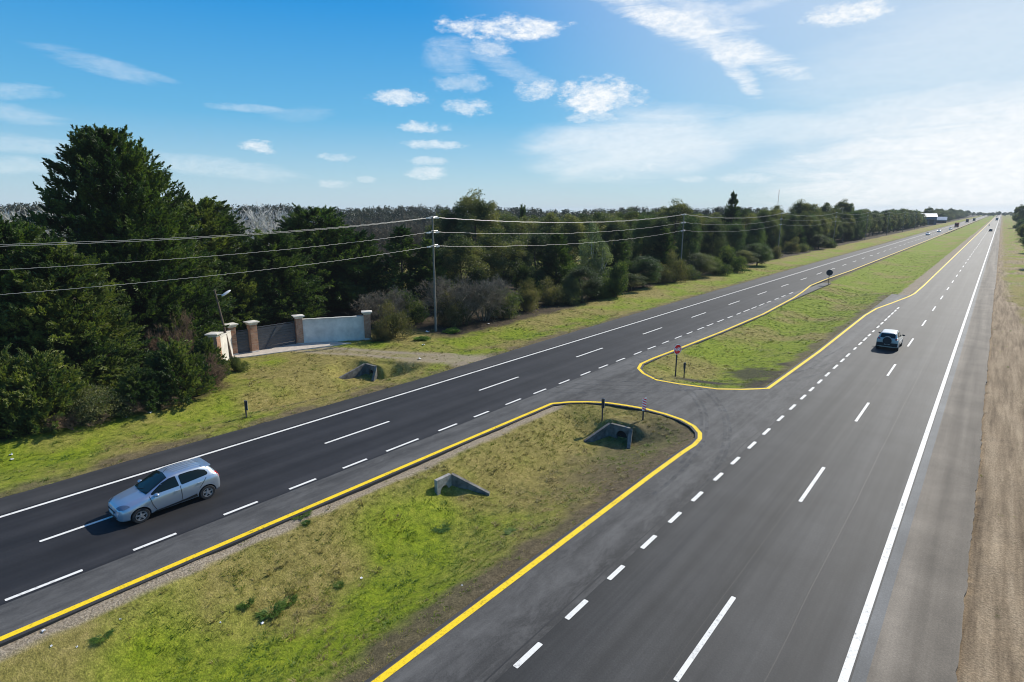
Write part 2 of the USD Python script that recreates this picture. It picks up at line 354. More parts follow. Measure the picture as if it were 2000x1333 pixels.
# hollow in front of each culvert mouth: centre, radius, bottom, axis of the face and its place
PITS = [(_A1[0] + .5, FACE1 - .9, 1.7, -1.22, 'y', FACE1), (FACE2 + 1.0, _B2[1] - .7, 1.6, -1.20, 'x', FACE2), (_A3[0] + .3, FACE3 - 1.1, 2.1, -1.10, 'y', FACE3)]
def terrain(x, y):
    """height of the open ground"""
    x, y = np.asarray(x, float), np.asarray(y, float)
    pts = shapely.points(x, y)
    h = np.full(x.shape, -0.07)
    nz = meshkit.fbm(np.stack([x * 0.35, y * 0.35, 0 * x], -1), 3, 5) - 0.5
    nz2 = meshkit.fbm(np.stack([x * 1.6, y * 1.6, 0 * x], -1), 3, 9) - 0.5
    near = (x > -21.5) & (x < -10.5) & (y < 36)
    far = (x > -23.5) & (x < -8) & (y >= 36)
    d = np.zeros_like(h)
    d[near] = np.where(shapely.contains_xy(near_island, x[near], y[near]), shapely.distance(pts[near], near_island.boundary), 0)
    t = np.clip((x + 20.7) / 9.2, 0, 1)
    skew = 1.0 + 0.35 * np.sin(PI * t) * (0.45 - t)
    h[near] -= (1.22 * sstep(0.0, 4.1, d) * skew)[near]
    m = far & (y < 400)
    d[m] = np.where(shapely.contains_xy(north_island, x[m], y[m]), shapely.distance(pts[m], north_island.boundary), 0)
    d[far & (y >= 400)] = 3
    h[far] -= (0.65 * sstep(0, 5.5, d))[far]
    left = x < -31
    ditch = np.exp(-((x + 37.2) / 2.0) ** 2)
    deep = 0.35 + 0.85 * sstep(10, 24, y) * sstep(37, 31, y)
    dr = np.full(h.shape, 99.0)
    mm = left & (x > -60) & (y > 10) & (y < 60)
    dr[mm] = shapely.distance(pts[mm], DRIVE)
    bank = sstep(3.4, 1.7, dr)
    h[left] -= (ditch * deep * (1 - bank))[left]
    h += np.where(shapely.contains_xy(asphalt_all, x, y), -0.12, nz * 0.16 + nz2 * 0.06)
    h += np.where(x > 1.2, sstep(1.2, 12, x) * 0.25, 0)
    for px_, py_, pr_, zb_, ax_, f_ in PITS:
        r_ = np.hypot(x - px_, y - py_) / pr_
        wgt = sstep(1.25, .45, r_)
        front = sstep(f_ + .55, f_ + .2, y) if ax_ == 'y' else sstep(f_ - .55, f_ - .2, x)
        h = h * (1 - wgt * front) + np.minimum(h, zb_ + .35 * np.clip(r_, 0, 1) ** 2) * wgt * front
        back = sstep(1.3, .5, np.hypot(x - px_, y - (f_ + .9)) / 1.6) if ax_ == 'y' else sstep(1.3, .5, np.hypot(x - (f_ - .9), y - py_) / 1.6)
        h = np.maximum(h, np.where(back * (1 - front) > 0, h + (np.maximum(h, -.24) - h) * back * (1 - front), h))
    return h
def axis(spans):
    out = []
    for a, b, s in spans:
        out.append(np.arange(a, b, s))
    return np.unique(np.concatenate(out + [[spans[-1][1]]]).round(4))
GX = axis([(-3000, -600, 150), (-600, -120, 20), (-120, -54, 3), (-54, -33, 0.28), (-33, -23, 1.0), (-23, -8, 0.16), (-8, 0.5, 1.2), (0.5, 8, 0.2), (8, 30, 1.5), (30, 120, 10), (120, 600, 40), (600, 3000, 200)])
GY = axis([(-2000, -60, 200), (-60, -10, 5), (-10, 6, 0.6), (6, 60, 0.2), (60, 120, 0.5), (120, 240, 2), (240, 600, 10), (600, 3000, 80)])
def masks(x, y, h):
    """dirt (bare brown soil), gravel (pale), dry (yellowed grass), each from 0 to 1"""
    n1 = meshkit.fbm(np.stack([x * 0.9, y * 0.9, 0 * x], -1), 4, 21)
    n2 = meshkit.fbm(np.stack([x * 0.22, y * 0.22, 0 * x], -1), 4, 33)
    n3 = meshkit.fbm(np.stack([x * 0.8, y * 0.12, 0 * x], -1), 4, 41)
    w = (n1 - 0.5) * 1.6
    dirt, grav, dry = (np.zeros_like(x) for _ in range(3))
    # verge beside the left carriageway
    e = -np.interp(y, [p[1] for p in verge_pts], [p[0] for p in verge_pts])
    dv = -x - e
    dirt = np.maximum(dirt, np.where(dv > -0.5, sstep(1.5, 0.4, dv + w * 1.2) * 0.8, 0))
    # median: brown strip along the right edge, pale strip along the left
    med = (x > -21.5) & (x < -10.5) & (y < 37)
    dirt = np.maximum(dirt, np.where(med, sstep(1.9, 0.7, -11.4 - x + w * 1.0) * 0.9, 0))
    dirt = np.maximum(dirt, np.where(med & (y > 18), sstep(5.2, 2.0, np.hypot(x + 12.6, (y - 27.5) * 0.6) + w * 1.5) * 0.75, 0))
    grav = np.maximum(grav, np.where(med & (y < 30), sstep(0.62, 0.42, x + 20.8 + w * 0.22), 0))
    dry = np.maximum(dry, np.where(med, sstep(0.35, 0.85, n2 + 0.22 * sstep(-14, -19, x) + 0.25 * sstep(14, 22, y)), 0))
    # the north island: scorched soil at its tip, bare strips along the kerbs
    mn = (x > -23.5) & (x < -8) & (y > 37)
    burnt = np.where(mn, sstep(3.2, 1.2, np.hypot((x + 13.0) * 1.1, (y - 45.5) * 0.6) + w * 3.0) * .85, 0)
    burnt = np.maximum(burnt, np.where(mn, sstep(1.5, 0.5, np.hypot((x + 15.5) * .45, (y - 41.6) * 1.1) + w * .5), 0))
    dirt = np.maximum(dirt, np.where(mn & (y < 104), sstep(1.3, 0.4, -11.3 - x + w * 0.9) * 0.85, 0))
    grav = np.maximum(grav, np.where(mn & (y > 103), sstep(1.7, 1.3, -9.0 - x + w * 0.3), 0))
    dirt = np.maximum(dirt, np.where(mn & (y > 112), sstep(0.9, 0.3, x + 22.6 + w * 0.3) * 0.9, 0))
    dry = np.maximum(dry, np.where(mn, sstep(0.45, 0.75, n2 + 0.14 * sstep(90, 40, y)) * 0.9, 0))
    # left verge
    lv = (x < -31) & (x > -60)
    dry = np.maximum(dry, np.where(lv, sstep(0.35, 0.72, n2 + 0.12 * sstep(-38, -42, x) + .06), 0))
    edge = -41.0 - 3.0 * sstep(40, 90, y)
    litter = np.where(x < -36, sstep(edge + 0.9, edge - 0.4, x + w * 1.3), 0)
    gp = np.where((x < -38) & (y > 15) & (y < 41), sstep(-52, -47, x), 0) * sstep(15.5, 19.0, y) * sstep(41, 37.5, y)
    litter = litter * (1 - gp)
    litter = litter * (x > -75)
    dry = np.where(x < -70, sstep(0.3, 0.6, n2), dry)
    # driveway ruts
    pts = shapely.points(x, y)
    zone = (x < -31) & (x > -52) & (y > 18) & (y < 45)
    dd = np.full(x.shape, 9.0)
    dd[zone] = shapely.distance(pts[zone], DRIVE)
    rut = np.maximum(np.exp(-((dd - 0.85) / 0.55) ** 2), .55 * (dd < 1))
    wide = np.where(x > -38, sstep(2.6, 1.2, dd + w * 0.8), 0) * sstep(-41, -36, x)
    grav = np.maximum(grav, np.clip(np.maximum(rut * 0.9, wide * 0.8) + w * 0.2 * (rut > .2), 0, 1))
    # right side: graded dirt, then rough grass
    rs = x > 0.6
    lim = 5.2 - 3.0 * sstep(60, 140, y)
    bare = np.where(rs, sstep(lim + 0.8, lim - 0.8, x + (n3 - 0.5) * 3.0 + w * 0.6), 0)
    bare = np.where(rs & (y > 60), np.maximum(bare, sstep(0.5, 0.62, n2) * sstep(400, 150, y) * .8 * (x < 9)), bare)
    dry = np.where(rs, np.maximum(dry, sstep(0.3, 0.6, n3)), dry)
    return dirt, grav, dry, burnt, litter, bare, n1, n3
def build_ground():
    X, Y = np.meshgrid(GX, GY)
    x, y = X.ravel(), Y.ravel()
    z = terrain(x, y)
    dirt, grav, dry, burnt, litter, bare, n1, n3 = masks(x, y, z)
    nx, ny = len(GX), len(GY)
    i = (np.arange(ny - 1)[:, None] * nx + np.arange(nx - 1)[None, :]).ravel()
    f = np.stack([i, i + 1, i + nx + 1, i + nx], 1)
    # drop the cells that lie wholly under the asphalt
    cx, cy = (x[i] + x[i + nx + 1]) / 2, (y[i] + y[i + nx + 1]) / 2
    inner = asphalt_all.buffer(-2.0)
    shapely.prepare(inner)
    f = f[~shapely.contains_xy(inner, cx, cy)]
    # spots of each soil as two colour primvars
    a = np.stack([dirt, grav, dry], 1)
    b = np.stack([burnt, litter, bare], 1)
    nodes = {'g': ('geometry', {}), 'a': ('attribute', {'attribute': 'soil_a'}), 'b': ('attribute', {'attribute': 'soil_b'}),
             'sa': ('separate_color', {}), 'sb': ('separate_color', {}),
             'n1': ('noise_texture', {'scale': 3.2, 'detail': 7.0, 'roughness': 0.7}), 'n2': ('noise_texture', {'scale': 0.5, 'detail': 6.0, 'roughness': 0.65}), 'n3': ('noise_texture', {'scale': 14.0, 'detail': 4.0, 'roughness': 0.7}),
             'mp': ('mapping', {'scale': (2.2, 0.12, 1.0)}), 'n4': ('noise_texture', {'scale': 1.0, 'detail': 6.0, 'roughness': 0.65}),
             'green': ('rgb_ramp', {'ramp': [(0.28, (0.075, 0.115, 0.006)), (0.5, (0.175, 0.225, 0.011)), (0.72, (0.27, 0.295, 0.020))]}),
             'dryc': ('rgb_ramp', {'ramp': [(0.28, (0.130, 0.110, 0.026)), (0.5, (0.235, 0.195, 0.055)), (0.74, (0.35, 0.275, 0.10))]}),
             'soil': ('rgb_ramp', {'ramp': [(0.28, (0.050, 0.037, 0.026)), (0.5, (0.105, 0.078, 0.052)), (0.75, (0.17, 0.13, 0.085))]}),
             'gravc': ('rgb_ramp', {'ramp': [(0.25, (0.21, 0.165, 0.115)), (0.5, (0.29, 0.235, 0.165)), (0.75, (0.36, 0.30, 0.22))]}),
             'burnc': ('rgb_ramp', {'ramp': [(0.3, (0.022, 0.019, 0.016)), (0.7, (0.06, 0.05, 0.038))]}),
             'litc': ('rgb_ramp', {'ramp': [(0.3, (0.03, 0.022, 0.013)), (0.7, (0.085, 0.062, 0.036))]}),
             'barec': ('rgb_ramp', {'ramp': [(0.3, (0.125, 0.088, 0.052)), (0.5, (0.265, 0.195, 0.120)), (0.72, (0.40, 0.305, 0.195))]}),
             'fine': ('rgb_ramp', {'ramp': [(0.28, (0.55,) * 3), (0.5, (0.95,) * 3), (0.72, (1.45,) * 3)]}),
             'dd': ('math', {'math_type': 'multiply_add', 'value2': 1.0}), 'dn': ('math', {'math_type': 'multiply_add', 'value2': 0.9, 'value3': -0.45, 'use_clamp': False}),
             'dsum': ('math', {'math_type': 'add', 'use_clamp': True}),
             'm0': ('mix_color', {}), 'm1': ('mix_color', {}), 'm2': ('mix_color', {}), 'm3': ('mix_color', {}), 'm4': ('mix_color', {}), 'm5': ('mix_color', {}),
             'mf': ('mix_color', {'blend_type': 'multiply', 'fac': 1.0, 'use_clamp': False}),
             'p': ('principled_bsdf', {'roughness': 0.9, 'specular_ior_level': 0.15}), 'bm': ('bump', {'strength': 0.8, 'distance': 0.06})}
    links = [('a.color', 'sa.color'), ('b.color', 'sb.color'), ('g.position', 'n1.vector'), ('g.position', 'n2.vector'), ('g.position', 'n3.vector'), ('g.position', 'mp.vector'), ('mp.vector', 'n4.vector'),
             ('n1.fac', 'green.fac'), ('n1.fac', 'dryc.fac'), ('n1.fac', 'soil.fac'), ('n3.fac', 'gravc.fac'), ('n1.fac', 'burnc.fac'), ('n1.fac', 'litc.fac'), ('n4.fac', 'barec.fac'), ('n3.fac', 'fine.fac'),
             ('n2.fac', 'dn.value1'), ('dn.value', 'dsum.value1'), ('sa.b', 'dsum.value2'),
             ('dsum.value', 'm0.fac'), ('green.color', 'm0.a'), ('dryc.color', 'm0.b'),
             ('sa.r', 'm1.fac'), ('m0.result', 'm1.a'), ('soil.color', 'm1.b'),
             ('sa.g', 'm2.fac'), ('m1.result', 'm2.a'), ('gravc.color', 'm2.b'),
             ('sb.r', 'm3.fac'), ('m2.result', 'm3.a'), ('burnc.color', 'm3.b'),
             ('sb.g', 'm4.fac'), ('m3.result', 'm4.a'), ('litc.color', 'm4.b'),
             ('sb.b', 'm5.fac'), ('m4.result', 'm5.a'), ('barec.color', 'm5.b'),
             ('m5.result', 'mf.a'), ('fine.color', 'mf.b'), ('mf.result', 'p.base_color'), ('n3.fac', 'bm.height'), ('bm.normal', 'p.normal')]
    m = mat('ground_mix', nodes, links)
    g = usdkit.mesh(stage, path('/World', 'ground'), (np.column_stack([x, y, z]), f), m, smooth=True)
    api = UsdGeom.PrimvarsAPI(g)
    api.CreatePrimvar('soil_a', Sdf.ValueTypeNames.Color3fArray, 'vertex').Set(Vt.Vec3fArray.FromNumpy(a.astype(np.float32)))
    api.CreatePrimvar('soil_b', Sdf.ValueTypeNames.Color3fArray, 'vertex').Set(Vt.Vec3fArray.FromNumpy(b.astype(np.float32)))
    tag(g, 'grassy ground with the sunken median, verges and bare earth strips', 'ground', None, 'structure')
build_ground()
def Z(x, y):
    return float(terrain(np.array([x]), np.array([y]))[0])

# ---------------------------------------------------------------- roads and markings
MZ = 0.006
def stripe(pts, w):
    return LineString(pts).buffer(w / 2, cap_style='flat', join_style='round')
left_road = thing('left_carriageway', 'dark asphalt carriageway on the left with the silver car on it', 'road', kind='structure')
put(left_road, 'asphalt', slab(left_main, -0.22, 0.0), ASPH_L)
put(left_road, 'edge_line', flat(stripe([(-30.15, -60), (-30.15, 60), (-30.25, 150), (-30.4, FAR)], 0.17), MZ), WHITE)
put(left_road, 'old_shoulder', flat(Polygon([(x + .02, y) for x, y in verge_pts] + [(-30.6, FAR), (-30.55, 150), (-30.4, 60), (-30.4, -60)]), 0.003), ASPH_B)
right_road = thing('right_carriageway', 'grey asphalt carriageway on the right with the white sport utility car on it', 'road', kind='structure')
put(right_road, 'asphalt', slab(right_main, -0.22, 0.0), ASPH_R)
put(right_road, 'shoulder', slab(shoulder_r, -0.22, 0.004), ASPH_S)
put(right_road, 'edge_line', flat(stripe([(-1.5, -60), (-1.5, FAR)], 0.215), MZ), WHITE)
put(right_road, 'seal_strip', flat(box(-1.34, -60, -1.02, FAR), MZ - 0.001), SEAL)
cross = thing('median_crossover', 'worn paler asphalt of the turning lanes and the gap through the median', 'road', kind='structure')
put(cross, 'asphalt', slab(apron, -0.22, -0.002), ASPH_A)
put(cross, 'yellow_line', flat(near_line.buffer(0.118, cap_style='flat'), MZ), YELLOW)
put(cross, 'yellow_line', flat(north_line.buffer(0.118, cap_style='flat'), MZ), YELLOW)
put(cross, 'kerb_face', slab(Polygon(near_line.coords).buffer(-0.16).difference(Polygon(near_line.coords).buffer(-0.27)), -0.30, 0.001), ASPH_B)
JOINT = plain('joint_seal', (0.010, 0.010, 0.011), 0.6, vary=0.3, scale=2)
def wavy(x, y0, y1, amp, seed):
    r_ = np.random.default_rng(seed); ys = np.arange(y0, y1, 1.3)
    return [(x + amp * float(a), float(b)) for a, b in zip(np.convolve(r_.normal(size=len(ys) + 4), np.ones(5) / 3, 'valid'), ys)]
for x_, w_, sd_ in ((-8.95, .045, 1), (-5.25, .02, 3), (-3.1, .018, 5)):
    put(right_road if x_ > -8.6 else cross, 'joint', flat(stripe(wavy(x_, 0, 150, .03, sd_), w_), 0.0035), JOINT)
for x_, w_, sd_ in ((-26.9, .022, 2), (-23.05, .03, 4)):
    put(left_road, 'joint', flat(stripe(wavy(x_, 0, 130, .03, sd_), w_), 0.0035), JOINT)
SCUFF = usdkit.material(stage, '/World/Looks/tyre_scuff', {'g': ('geometry', {}), 'n': ('noise_texture', {'scale': 2.2, 'detail': 6.0, 'roughness': 0.7}), 'r': ('rgb_ramp', {'ramp': [(0.42, (0, 0, 0)), (0.7, (.5,) * 3)]}), 'p': ('principled_bsdf', {'base_color': (0.018, 0.018, 0.018), 'roughness': 0.7}), 't': ('transparent_bsdf', {}), 'x': ('mix_closure', {})},
                        [('g.position', 'n.vector'), ('n.fac', 'r.fac'), ('r.color', 'x.fac'), ('t.BSDF', 'x.closure1'), ('p.BSDF', 'x.closure2')], surface='x.closure')
for k_, (p_, q_, c_) in enumerate((((-10.2, 22), (-22.6, 44), (-9.6, 37)), ((-9.9, 52), (-24.5, 30), (-11, 38)), ((-10.6, 26), (-21.9, 41.5), (-12, 38.5)), ((-9.6, 60), (-22.5, 34), (-10.4, 40)))):
    for o_ in (0.0, 1.5):
        t_ = np.linspace(0, 1, 30)[:, None]
        cv = (1 - t_) ** 2 * (np.array(p_) + [o_, 0]) + 2 * t_ * (1 - t_) * (np.array(c_) + [o_ * .7, o_ * .7]) + t_ ** 2 * (np.array(q_) + [0, o_])
        put(cross, 'tyre_mark', flat(stripe([tuple(a) for a in cv], .2).intersection(apron.buffer(-.1)), 0.002 + .0004 * (2 * k_ + (o_ > 0))), SCUFF)
def dash(parent, x, y0, y1, w):
    b = box(x - w / 2, y0, x + w / 2, y1)
    b = b.buffer(-0.03).buffer(0.03)
    put(parent, 'lane_dash', flat(b, MZ), WHITE)
def px_dashes(parent, pairs, w, x=None):
    for a, b in pairs:
        A, B = G(*a), G(*b)
        dash(parent, x if x is not None else (A[0] + B[0]) / 2, A[1], B[1], w)
for k in range(-2, 9):       # lane line of the left carriageway, 12.45 m apart
    y0 = 16.0 + 12.35 * k if k > 0 else 16.0 + 12.4 * k
    dash(left_road, -26.62, y0, y0 + 4.4, 0.15)
for k in range(9, 42):
    dash(left_road, -26.65, 16.0 + 12.35 * k, 16.0 + 12.35 * k + 4.4, 0.16)
for k in range(-1, 45):
    y0 = 12.9 + 12.75 * k if k < 8 else 12.9 + 12.75 * 8 + 12.4 * (k - 8)
    dash(right_road, -4.98, y0, y0 + 4.5, 0.15)
# broken lines of the turning lanes, as they stand in the photograph
TLp = [((8, 1170), (160, 1112)), ((258, 1073), (343, 1041)), ((435, 1005), (503, 980)), ((563, 955), (616, 935)), ((667, 914), (717, 897)), ((752, 881), (816, 857)), ((853, 841), (889, 827)), ((922, 814), (952, 803)), ((984, 790), (1016, 779)), ((1040, 769), (1066, 760)),
       ((1087, 749), (1111, 742)), ((1131, 733), (1152, 726)), ((1166, 719), (1187, 713)), ((1201, 706), (1221, 700)), ((1233, 692), (1252, 687)), ((1262, 682), (1279, 676)), ((1291, 671), (1304, 666)), ((1314, 661), (1328, 656)), ((1337, 652), (1349, 648)), ((1358, 644), (1371, 639)),
       ((1378, 637), (1389, 632)), ((1398, 629), (1409, 624)), ((1417, 621), (1426, 617)), ((1434, 614), (1443, 611)), ((1449, 609), (1459, 604)), ((1464, 603), (1473, 599)), ((1479, 597), (1487, 593)), ((1494, 591), (1502, 588)), ((1508, 585), (1516, 582)), ((1522, 580), (1530, 577)), ((1536, 574), (1543, 571))]
px_dashes(cross, TLp, 0.15, -23.2)
TRp = [((1003, 1302), (1058, 1258)), ((1104, 1208), (1148, 1174)), ((1186, 1131), (1219, 1106)), ((1250, 1070), (1282, 1047)), ((1304, 1020), (1332, 1002)), ((1349, 978), (1374, 962)), ((1392, 938), (1413, 925)), ((1428, 907), (1446, 894)), ((1460, 876), (1478, 864)), ((1489, 849), (1506, 838)), ((1516, 822), (1532, 813)), ((1540, 800), (1555, 791)), ((1562, 780), (1575, 772)), ((1578, 764), (1590, 757)),
       ((1595, 749), (1605, 742)), ((1609, 735), (1620, 728)), ((1624, 720), (1635, 713)), ((1638, 707), (1648, 701)), ((1651, 697), (1661, 691)), ((1663, 683), (1673, 679)), ((1674, 674), (1684, 669)), ((1685, 666), (1695, 660)), ((1694, 657), (1703, 653)), ((1703, 649), (1711, 646)), ((1712, 641), (1720, 637)), ((1720, 634), (1727, 630)), ((1727, 627), (1735, 623)), ((1734, 621), (1742, 617)), ((1741, 615), (1748, 611)), ((1747, 609), (1754, 606)), ((1752, 604), (1759, 601))]
px_dashes(cross, TRp, 0.17, -8.62)

# ---------------------------------------------------------------- culvert headwalls
def wall_prism(poly2d, p0, p1, th, z0=0.0):
    """a wall standing on the line p0-p1: outline in (along, height), thickness th behind the line"""
    p0, p1 = np.array(p0, float), np.array(p1, float)
    d = p1 - p0; L = np.linalg.norm(d); d /= L
    n = np.array([-d[1], d[0]])
    m = trimesh.creation.extrude_polygon(Polygon(poly2d) if not isinstance(poly2d, Polygon) else poly2d, th, engine='earcut')
    v = m.vertices
    m.vertices = np.column_stack([p0[0] + v[:, 0] * d[0] + v[:, 2] * n[0], p0[1] + v[:, 0] * d[1] + v[:, 2] * n[1], v[:, 1] + z0])
    m.fix_normals()
    return m
def headwall(label, a, b, zt, zb, wing_a=None, wing_b=None, hole=0.36, hole_at=0.62, group=None, face_mat=None):
    """face along a-b (seen from the right of a->b), wings reach out to given ends"""
    a, b = np.array(a, float), np.array(b, float)
    d = b - a; L = np.linalg.norm(d); d = d / L
    hw = thing('culvert_headwall', label, 'culvert', (0, 0, 0), group=group)
    H = zt - zb
    face = box(0, -0.5, L, H).difference(Point(L * hole_at, hole + 0.04).buffer(hole, 24))
    put(hw, 'face_wall', wall_prism(face, (a[0], a[1]), (b[0], b[1]), 0.2, zb), face_mat or CONC)
    n = np.array([-d[1], d[0]])
    c = a + d * L * hole_at
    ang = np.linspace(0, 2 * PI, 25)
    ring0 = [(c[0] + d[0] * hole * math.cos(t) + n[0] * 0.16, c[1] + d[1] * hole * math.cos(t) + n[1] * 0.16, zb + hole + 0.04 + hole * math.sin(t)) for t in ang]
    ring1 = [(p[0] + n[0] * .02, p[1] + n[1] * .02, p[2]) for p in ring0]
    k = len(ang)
    put(hw, 'pipe_shade', mk(ring0 + ring1 + [tuple(np.mean(ring1, 0))], [(i, i + 1, i + k) for i in range(k - 1)] + [(i + 1, i + k + 1, i + k) for i in range(k - 1)] + [(2 * k, i + k, i + k + 1) for i in range(k - 1)]), DARK)  # shallow black disc behind the hole, painting the shade inside the culvert
    for end, tip in ((a, wing_a), (b, wing_b)):
        if tip is None: continue
        tip = np.array(tip, float)
        w = tip - end; LW = np.linalg.norm(w)
        zt_tip = Z(tip[0], tip[1]) + 0.06
        pl = [(0, -0.5), (LW, -0.5), (LW, max(zt_tip - zb, 0.12)), (0, H - 0.002)]
        if end is a:
            m = wall_prism(pl, end, tip, -0.2, zb)
        else:
            m = wall_prism(pl, end, tip, 0.2, zb)
        put(hw, 'wing_wall', m, CONC)
    return hw
A1, B1 = G(1191, 829, -0.28), G(1224, 838, -0.28)
yb = (A1[1] + B1[1]) / 2
headwall('grey culvert headwall at the rounded end of the near median, below the striped marker', (A1[0], yb + .1), (B1[0] + .1, yb + .1), -0.26, -1.30, wing_a=G(1143, 849, -0.75), wing_b=(B1[0] + 0.45, yb - 0.75))
A2 = G(862, 952, -0.6); B2 = G(885, 929, -0.2)
headwall('pale culvert headwall in the middle of the near median, its mouth turned sideways', (A2[0] - .1, B2[1] - .85), (A2[0] - .1, B2[1] + 0.1), -0.24, -1.24, wing_b=G(955, 951, -0.75), hole=0.27, hole_at=0.5, face_mat=plain('sunlit_concrete', (0.27, 0.255, 0.225), 0.9, vary=0.5, scale=3.0))  # stained concrete, made lighter on this face to paint in its sunlight
A3, B3 = G(707, 713, -0.15), G(734, 716, -0.15)
yb3 = (A3[1] + B3[1]) / 2
headwall('dark culvert headwall in the grassy ditch in front of the gate, under the dirt driveway', (A3[0], yb3 + .1), (B3[0], yb3 + .1), -0.12, -1.22, wing_a=G(664, 739, -0.8), wing_b=(B3[0] + 0.3, yb3 - 0.5), hole=0.34)

# ---------------------------------------------------------------- gate and walls of the estate
BRICK = mat('red_brick', {'g': ('geometry', {}), 'mp': ('mapping', {'scale': (1.0, 1.0, 1.0), 'rotation': (PI / 2, 0, PI / 4)}), 'b': ('brick_texture', {'scale': 1.0, 'brick_width': 0.25, 'row_height': 0.075, 'mortar_size': 0.007, 'color1': (0.34, 0.155, 0.085), 'color2': (0.44, 0.23, 0.13), 'mortar': (0.36, 0.31, 0.25)}),
                          'n': ('noise_texture', {'scale': 2.5, 'detail': 6.0}), 'r': ('rgb_ramp', {'ramp': [(0.3, (0.72,) * 3), (0.7, (1.15,) * 3)]}), 'm': ('mix_color', {'blend_type': 'multiply', 'fac': 1.0, 'use_clamp': False}),
                          'p': ('principled_bsdf', {'roughness': 0.85, 'specular_ior_level': 0.2})},
            [('g.position', 'mp.vector'), ('mp.vector', 'b.vector'), ('g.position', 'n.vector'), ('n.fac', 'r.fac'), ('b.color', 'm.a'), ('r.color', 'm.b'), ('m.result', 'p.base_color')])
PLASTER = plain('white_plaster', (0.62, 0.575, 0.50), 0.85, vary=0.2, scale=1.1)
CAP = plain('cap_stone', (0.58, 0.54, 0.46), 0.8, vary=0.2, scale=4)
GATE = plain('dark_grey_steel', (0.055, 0.058, 0.066), 0.5, vary=0.2, scale=2)
PAVE = plain('entrance_paving', (0.46, 0.40, 0.33), 0.85, vary=0.2, scale=2.5)
def pillar(label, x, y, h=2.62, w=0.62, rz=0.0):
    t = thing('gate_pillar', label, 'pillar', (x, y, Z(x, y) - 0.05), rz)
    put(t, 'shaft', bx(0, 0, h / 2, w, w, h, bev=0.012), BRICK)
    put(t, 'plinth', bx(0, 0, 0.12, w + 0.08, w + 0.08, 0.24, bev=0.02), CONC_L)
    put(t, 'neck', bx(0, 0, h + 0.045, w + 0.10, w + 0.10, 0.09, bev=0.015), CAP)
    c = trimesh.convex.convex_hull(np.array([(a * (w / 2 + 0.06), b * (w / 2 + 0.06), h + 0.09) for a in (-1, 1) for b in (-1, 1)] + [(a * (w / 2 + 0.20), b * (w / 2 + 0.20), h + q) for a in (-1, 1) for b in (-1, 1) for q in (0.20, 0.27)] + [(0, 0, h + 0.36)]))
    put(t, 'cap', c, CAP)
    return t
P1 = G(418, 652, 2.75)
P2, P3, P4, P5 = (-50.3, 22.0), (-50.0, 23.75), (-49.9, 28.2), (-46.55, 33.6)
P1 = (float(P1[0]), float(P1[1]))
pillar('brick pillar farthest left, at the outer end of the left white wall', *P1, rz=0.7)
pillar('brick pillar between the left white wall and the narrow side gate', *P2)
pillar('brick pillar between the narrow side gate and the wide dark gate', *P3)
pillar('brick pillar between the wide dark gate and the right white wall', *P4, rz=-0.3)
pillar('brick pillar at the outer right end of the white wall, standing clear of the bushes', *P5, rz=-0.6)
def white_wall(label, p, q, h):
    p, q = np.array(p), np.array(q)
    d = (q - p) / np.linalg.norm(q - p)
    p, q = p + d * 0.3, q - d * 0.3
    m = (p + q) / 2
    L = np.linalg.norm(q - p)
    t = thing('boundary_wall', label, 'wall', (m[0], m[1], Z(*m) - 0.1), math.atan2(d[1], d[0]))
    put(t, 'panel', bx(0, 0, h / 2, L, 0.22, h), PLASTER)
    put(t, 'coping', bx(0, 0, h + 0.04, L, 0.30, 0.08, bev=0.012), CAP)
white_wall('long white plastered wall to the right of the gate', P4, P5, 2.45)
white_wall('short white plastered wall to the left of the gate, behind the leaning lamp pole', P1, P2, 2.35)
def board_gate(name, label, p, q, h, rows):
    p, q = np.array(p), np.array(q)
    d = (q - p) / np.linalg.norm(q - p)
    p, q = p + d * 0.34, q - d * 0.34
    m = (p + q) / 2; L = np.linalg.norm(q - p)
    t = thing(name, label, 'gate', (m[0] - 0.1, m[1], Z(*m)), math.atan2(d[1], d[0]))
    bh = (h - 0.14) / rows
    for k in range(rows):
        put(t, 'board', bx(0, 0, 0.12 + bh * (k + .5), L - 0.1, 0.045, bh - 0.018, bev=0.006), GATE)
    for s in (-1, 1):
        put(t, 'stile', bx(s * (L / 2 - 0.04), 0.004, h / 2 + 0.03, 0.08, 0.07, h, bev=0.006), GATE)
    put(t, 'top_rail', bx(0, 0.004, h + 0.065, L, 0.07, 0.07, bev=0.006), GATE)
    if L > 3:
        put(t, 'brace', tube([(-L * 0.30, -0.05, 0.2), (L * 0.02, -0.05, h - 0.1)], 0.03, 6), GATE)
board_gate('wide_gate', 'wide dark sliding gate of horizontal boards between brick pillars', P3, P4, 2.15, 8)
board_gate('side_gate', 'narrow dark pedestrian gate beside the wide gate', P2, P3, 2.05, 8)
apr = Polygon([(-51.2, 21.0), (-49.3, 21.1), (-48.6, 22.8), (-48.2, 24.5), (-46.6, 30.2), (-46.2, 31.4), (-48.2, 30.4), (-50.3, 28.4), (-51.2, 28.4)])
top('entrance_pavement', slab(apr, -0.3, 0.03), PAVE, 'pale paved apron in front of the dark gate', None, None, 'structure')

